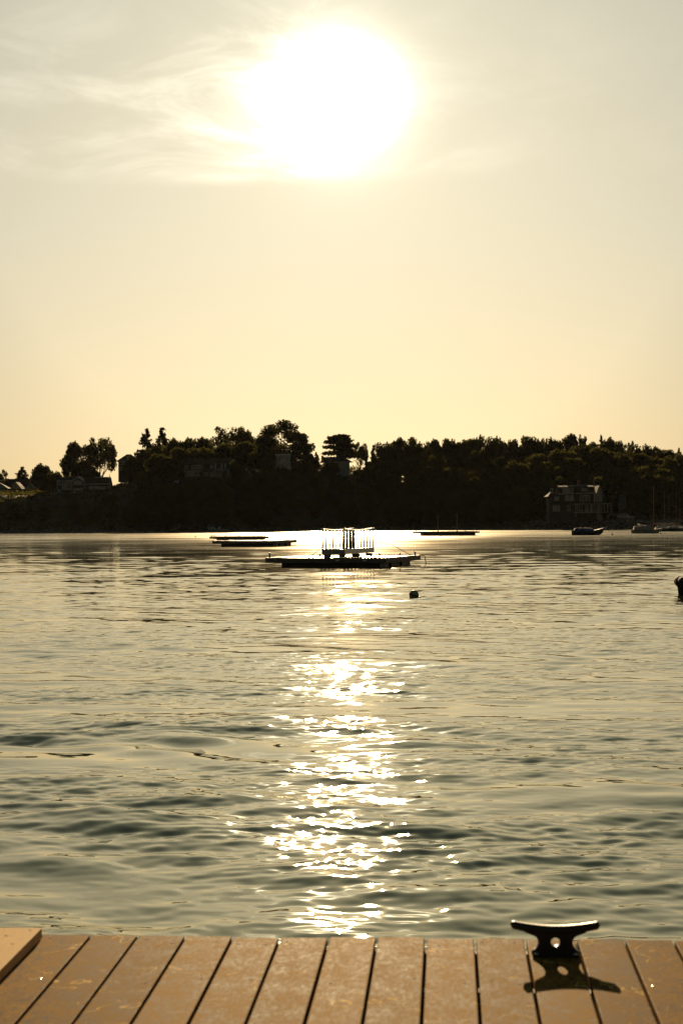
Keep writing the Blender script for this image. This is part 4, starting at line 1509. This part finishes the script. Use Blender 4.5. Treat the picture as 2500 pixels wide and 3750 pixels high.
ln.tube([(0, 0.1, BZ + .5), (-.35, -.15, BZ + .12), (-.8, -.3, .04)], .022, 5)
ln.build('lashing', M['rope'], gang, True)
ln = MB()
ln.tube([(GW, GL, BZ + .75), (GW + 1.2, GL + .3, BZ + .45), (GW + 2.3, GL + .4, .05)], .02, 5)
ln.build('lashing', M['rope'], gang, True)

# empty floats
c2 = on_plane(1012, 2002, 0.0)
float_platform('empty_float', c2, R(-16), 7.4, 7.5, .62, 'empty float with a shining deck, nearer of the twin pair left of the gangway float',
               [(.985, .3, .18), (.8, .45, .2), (.02, .1, .22), (.02, .55, .25), (.02, .95, .25)])
c3 = on_plane(795, 1984, 0.0)
f3 = float_platform('empty_float', on_plane(985, 1981, 0.0), R(12), 7.6, 6.0, .62, 'dark empty float, farther of the twin pair behind the shining one',
                    [(.99, .1, .3), (.99, .4, .3), (.99, .7, .3), (.75, .5, .35), (.5, .5, .25), (.32, .5, .45), (.22, .5, .25), (.14, .5, .3), (.08, .4, .3), (.03, .4, .35)])
c4 = on_plane(1755, 1961, 0.0)
f4 = float_platform('pole_float', c4, R(3), 11.2, 6.0, .72, 'long low float with two upright poles right of the gangway float',
                    [(.985, .1, .3), (.7, .4, .2), (.44, .4, .2), (.2, .4, .25), (.02, .2, .3)])
for bx, hh in ((.625, 2.9), (.325, 3.15)):
    MB().tube([(-11.2 * bx, 2.5, .3), (-11.2 * bx, 2.5, .72 + hh)], .09, 8).build('upright_pole', M['old_wood'], f4, True)

# ------------------------------------------------------------------ the dock in front
HD = 1.277
DZ = CAMZ - HD
TP = math.atan(389.0 / F)
ev = Vector((math.cos(TP), -math.sin(TP), 0))
dv = Vector((math.sin(TP), math.cos(TP), 0))


def sr(px, py):
    q = on_plane(px, py, DZ)
    return q.dot(ev), q.dot(dv)


r_edge = sr(1250, 3431)[1]
gaps_px = [(160, 3422), (333, 3427), (504, 3428), (680, 3429), (853, 3430), (1026, 3431), (1204, 3432), (1380, 3432), (1559, 3433), (1738, 3433), (1920, 3434), (2105, 3434), (2280, 3434), (2457, 3435)]
gs = [sr(*q)[0] for q in gaps_px]
pit = (gs[-1] - gs[0]) / (len(gs) - 1)
gs = [gs[0] - pit * k for k in range(6, 0, -1)] + gs + [gs[-1] + pit * k for k in range(1, 7)]
dock = empty('dock', ev * 0 + Vector((0, 0, DZ)), -TP, 'brown plank dock in the foreground, its edge above the water', 'dock')
LEN = 9.0
jit = random.Random(3)
screw_me = MB().lathe([(.0048, 0), (.0048, .0006), (.003, .0012)], 10).mesh('screw')
screw_me.materials.append(M['screw'])
hole_me = MB().lathe([(.0045, 0), (.0045, .0006), (.002, .0008)], 10).mesh('screw_hole')
hole_me.materials.append(M['hole'])
GAP = .0085


def plank(s0, s1, r1, z0, z1, mat, label=None):
    wd = s1 - s0
    mb = MB().box(-wd / 2, -LEN, z0 - z1, wd / 2, 0, 0)
    o = mb.build('plank', mat, dock, bevel=.0035)
    o.location = ((s0 + s1) / 2, r1, z1)
    if label:
        o['label'] = label
    return o


for i in range(len(gs) - 1):
    raised = i == 5
    dr = jit.uniform(-.012, .010)
    o = plank(gs[i] + GAP / 2, gs[i + 1] - GAP / 2, r_edge + dr, -.028, jit.uniform(-.0012, .0012), M['plank'])
    wdt = gs[i + 1] - gs[i] - GAP
    for row in (0.075, 0.50):
        for sx in (-1, 1):
            if jit.random() < .5:
                continue
            b = bpy.data.objects.new('screw', screw_me if jit.random() < .08 else hole_me)
            COL.objects.link(b)
            b.parent = o
            b.location = (sx * (wdt / 2 - .028) + jit.uniform(-.012, .012), -row + jit.uniform(-.035, .035), .0002)
# pale board lying on top at the left
rb = sr(155, 3398)
zb = .034
qe = on_plane(155, 3398, DZ + zb)
rs, rr_ = qe.dot(ev), qe.dot(dv)
pb = plank(rs - .145, rs, rr_, .0016, zb, M['new_plank'], 'paler new board fixed on top of the planks')
for dx_, dy_ in ((.03, .03), (.085, .1), (.04, .2), (.1, .3)):
    b = bpy.data.objects.new('screw_hole', hole_me)
    COL.objects.link(b)
    b.parent = pb
    b.location = (.0725 - dx_, -dy_, .0002)
MB().box(gs[0], r_edge - .075, -.19, gs[-1], r_edge - .035, -.0295).build('rim_joist', M['joist'], dock)
for k in range(1, 15):
    MB().box(gs[0], r_edge - .075 - k * .42, -.19, gs[-1], r_edge - .035 - k * .42, -.0295).build('joist', M['joist'], dock)
for sx in (gs[0] + .2, (gs[0] + gs[-1]) / 2, gs[-1] - .2):
    for ry in (.5, 4.5, 8.0):
        MB().tube([(sx, r_edge - ry, -DZ - 2.0), (sx, r_edge - ry, -.191)], .11, 12).build('pile', M['joist'], dock, True)

# cleat
cs, cr_ = sr(2032, 3498)
cl = empty('cleat', Vector((0, 0, DZ)) + ev * cs + dv * cr_, -TP, 'black iron mooring cleat with a round hole bolted to the dock edge', 'cleat')


def spline2d(cu, pts, cyclic=True, smooth=False):
    s = cu.splines.new('POLY')
    s.points.add(len(pts) - 1)
    for q, p_ in zip(s.points, pts):
        q.co = (p_[0], p_[1], 0, 1)
    s.use_cyclic_u = cyclic


def arc(cx, cy, rx, ry, a0, a1, n):
    return [(cx + rx * math.cos(R(a0 + (a1 - a0) * k / n)), cy + ry * math.sin(R(a0 + (a1 - a0) * k / n))) for k in range(n + 1)]


cu = bpy.data.curves.new('body', 'CURVE')
cu.dimensions = '2D'
cu.fill_mode = 'BOTH'
right = [(.064, .004), (.0665, .010), (.058, .0165), (.0515, .023), (.0475, .031), (.0465, .039), (.0475, .047), (.0515, .055), (.058, .0605), (.072, .066)]
outer = right + [(-x, y) for x, y in right[::-1]]
spline2d(cu, outer)
spline2d(cu, arc(0, .0405, .0168, .0168, 0, 345, 23))
cu.extrude = .011
cu.bevel_depth = .0035
cu.bevel_resolution = 2
tmp = bpy.data.objects.new('tmp', cu)
COL.objects.link(tmp)
dgx = bpy.context.evaluated_depsgraph_get()
me = bpy.data.meshes.new_from_object(tmp.evaluated_get(dgx))
bpy.data.objects.remove(tmp, do_unlink=True)
me.transform(Matrix.Rotation(R(90), 4, 'X'))
me.materials.clear()
body = link_mesh('body', me, M['cleat'], cl, False)
# horn: curved bar of oval section
vs, fs = [], []
nst, nr = 40, 16
for i in range(nst + 1):
    t = -1 + 2 * i / nst
    x = .131 * t
    z = .0735 + .0165 * abs(t) ** 1.7
    endf = max(0.02, 1 - max(0, (abs(t) - .93) / .07) ** 2.2) ** .5
    hz = (.0135 - .002 * abs(t)) * endf
    hy = (.0155 - .003 * abs(t)) * endf
    for k in range(nr):
        a = 2 * math.pi * k / nr
        ca, sa = math.cos(a), math.sin(a)
        ex = .6
        vs.append((x, math.copysign(abs(ca) ** ex, ca) * hy, z + math.copysign(abs(sa) ** ex, sa) * hz))
for i in range(nst):
    for k in range(nr):
        fs.append((i * nr + k, i * nr + (k + 1) % nr, (i + 1) * nr + (k + 1) % nr, (i + 1) * nr + k))
fs.append(tuple(range(nr)))
fs.append(tuple(range((nst + 1) * nr - 1, nst * nr - 1, -1)))
MB().add(vs, fs).build('horn', M['cleat'], cl, True)
MB().box(-.068, -.024, 0.0005, .068, .024, .0065).build('base_plate', M['cleat'], cl, bevel=.0025)
for sx in (-1, 1):
    MB().lathe([(.008, 0), (.008, .003), (.005, .0055)], 10, (sx * .056, -.018, .0065)).build('bolt', M['screw'], cl, True)

# ------------------------------------------------------------------ thin evening haze
hm = bpy.data.materials.new('evening_haze')
hm.use_nodes = True
ht = NT(hm.node_tree)
ho = ht.n('ShaderNodeOutputMaterial')
hv = ht.n('ShaderNodeVolumePrincipled', ins={'Color': (0.9, 0.88, 0.8), 'Density': 1.6e-5, 'Anisotropy': 0.0})
ht.t.links.new(hv.outputs[0], ho.inputs['Volume'])
hz = MB().box(-3700, -120, -5.2, 3700, 3100, 48).build('haze', hm)
tag(hz, 'thin warm evening haze over the harbour', None, None, 'stuff')
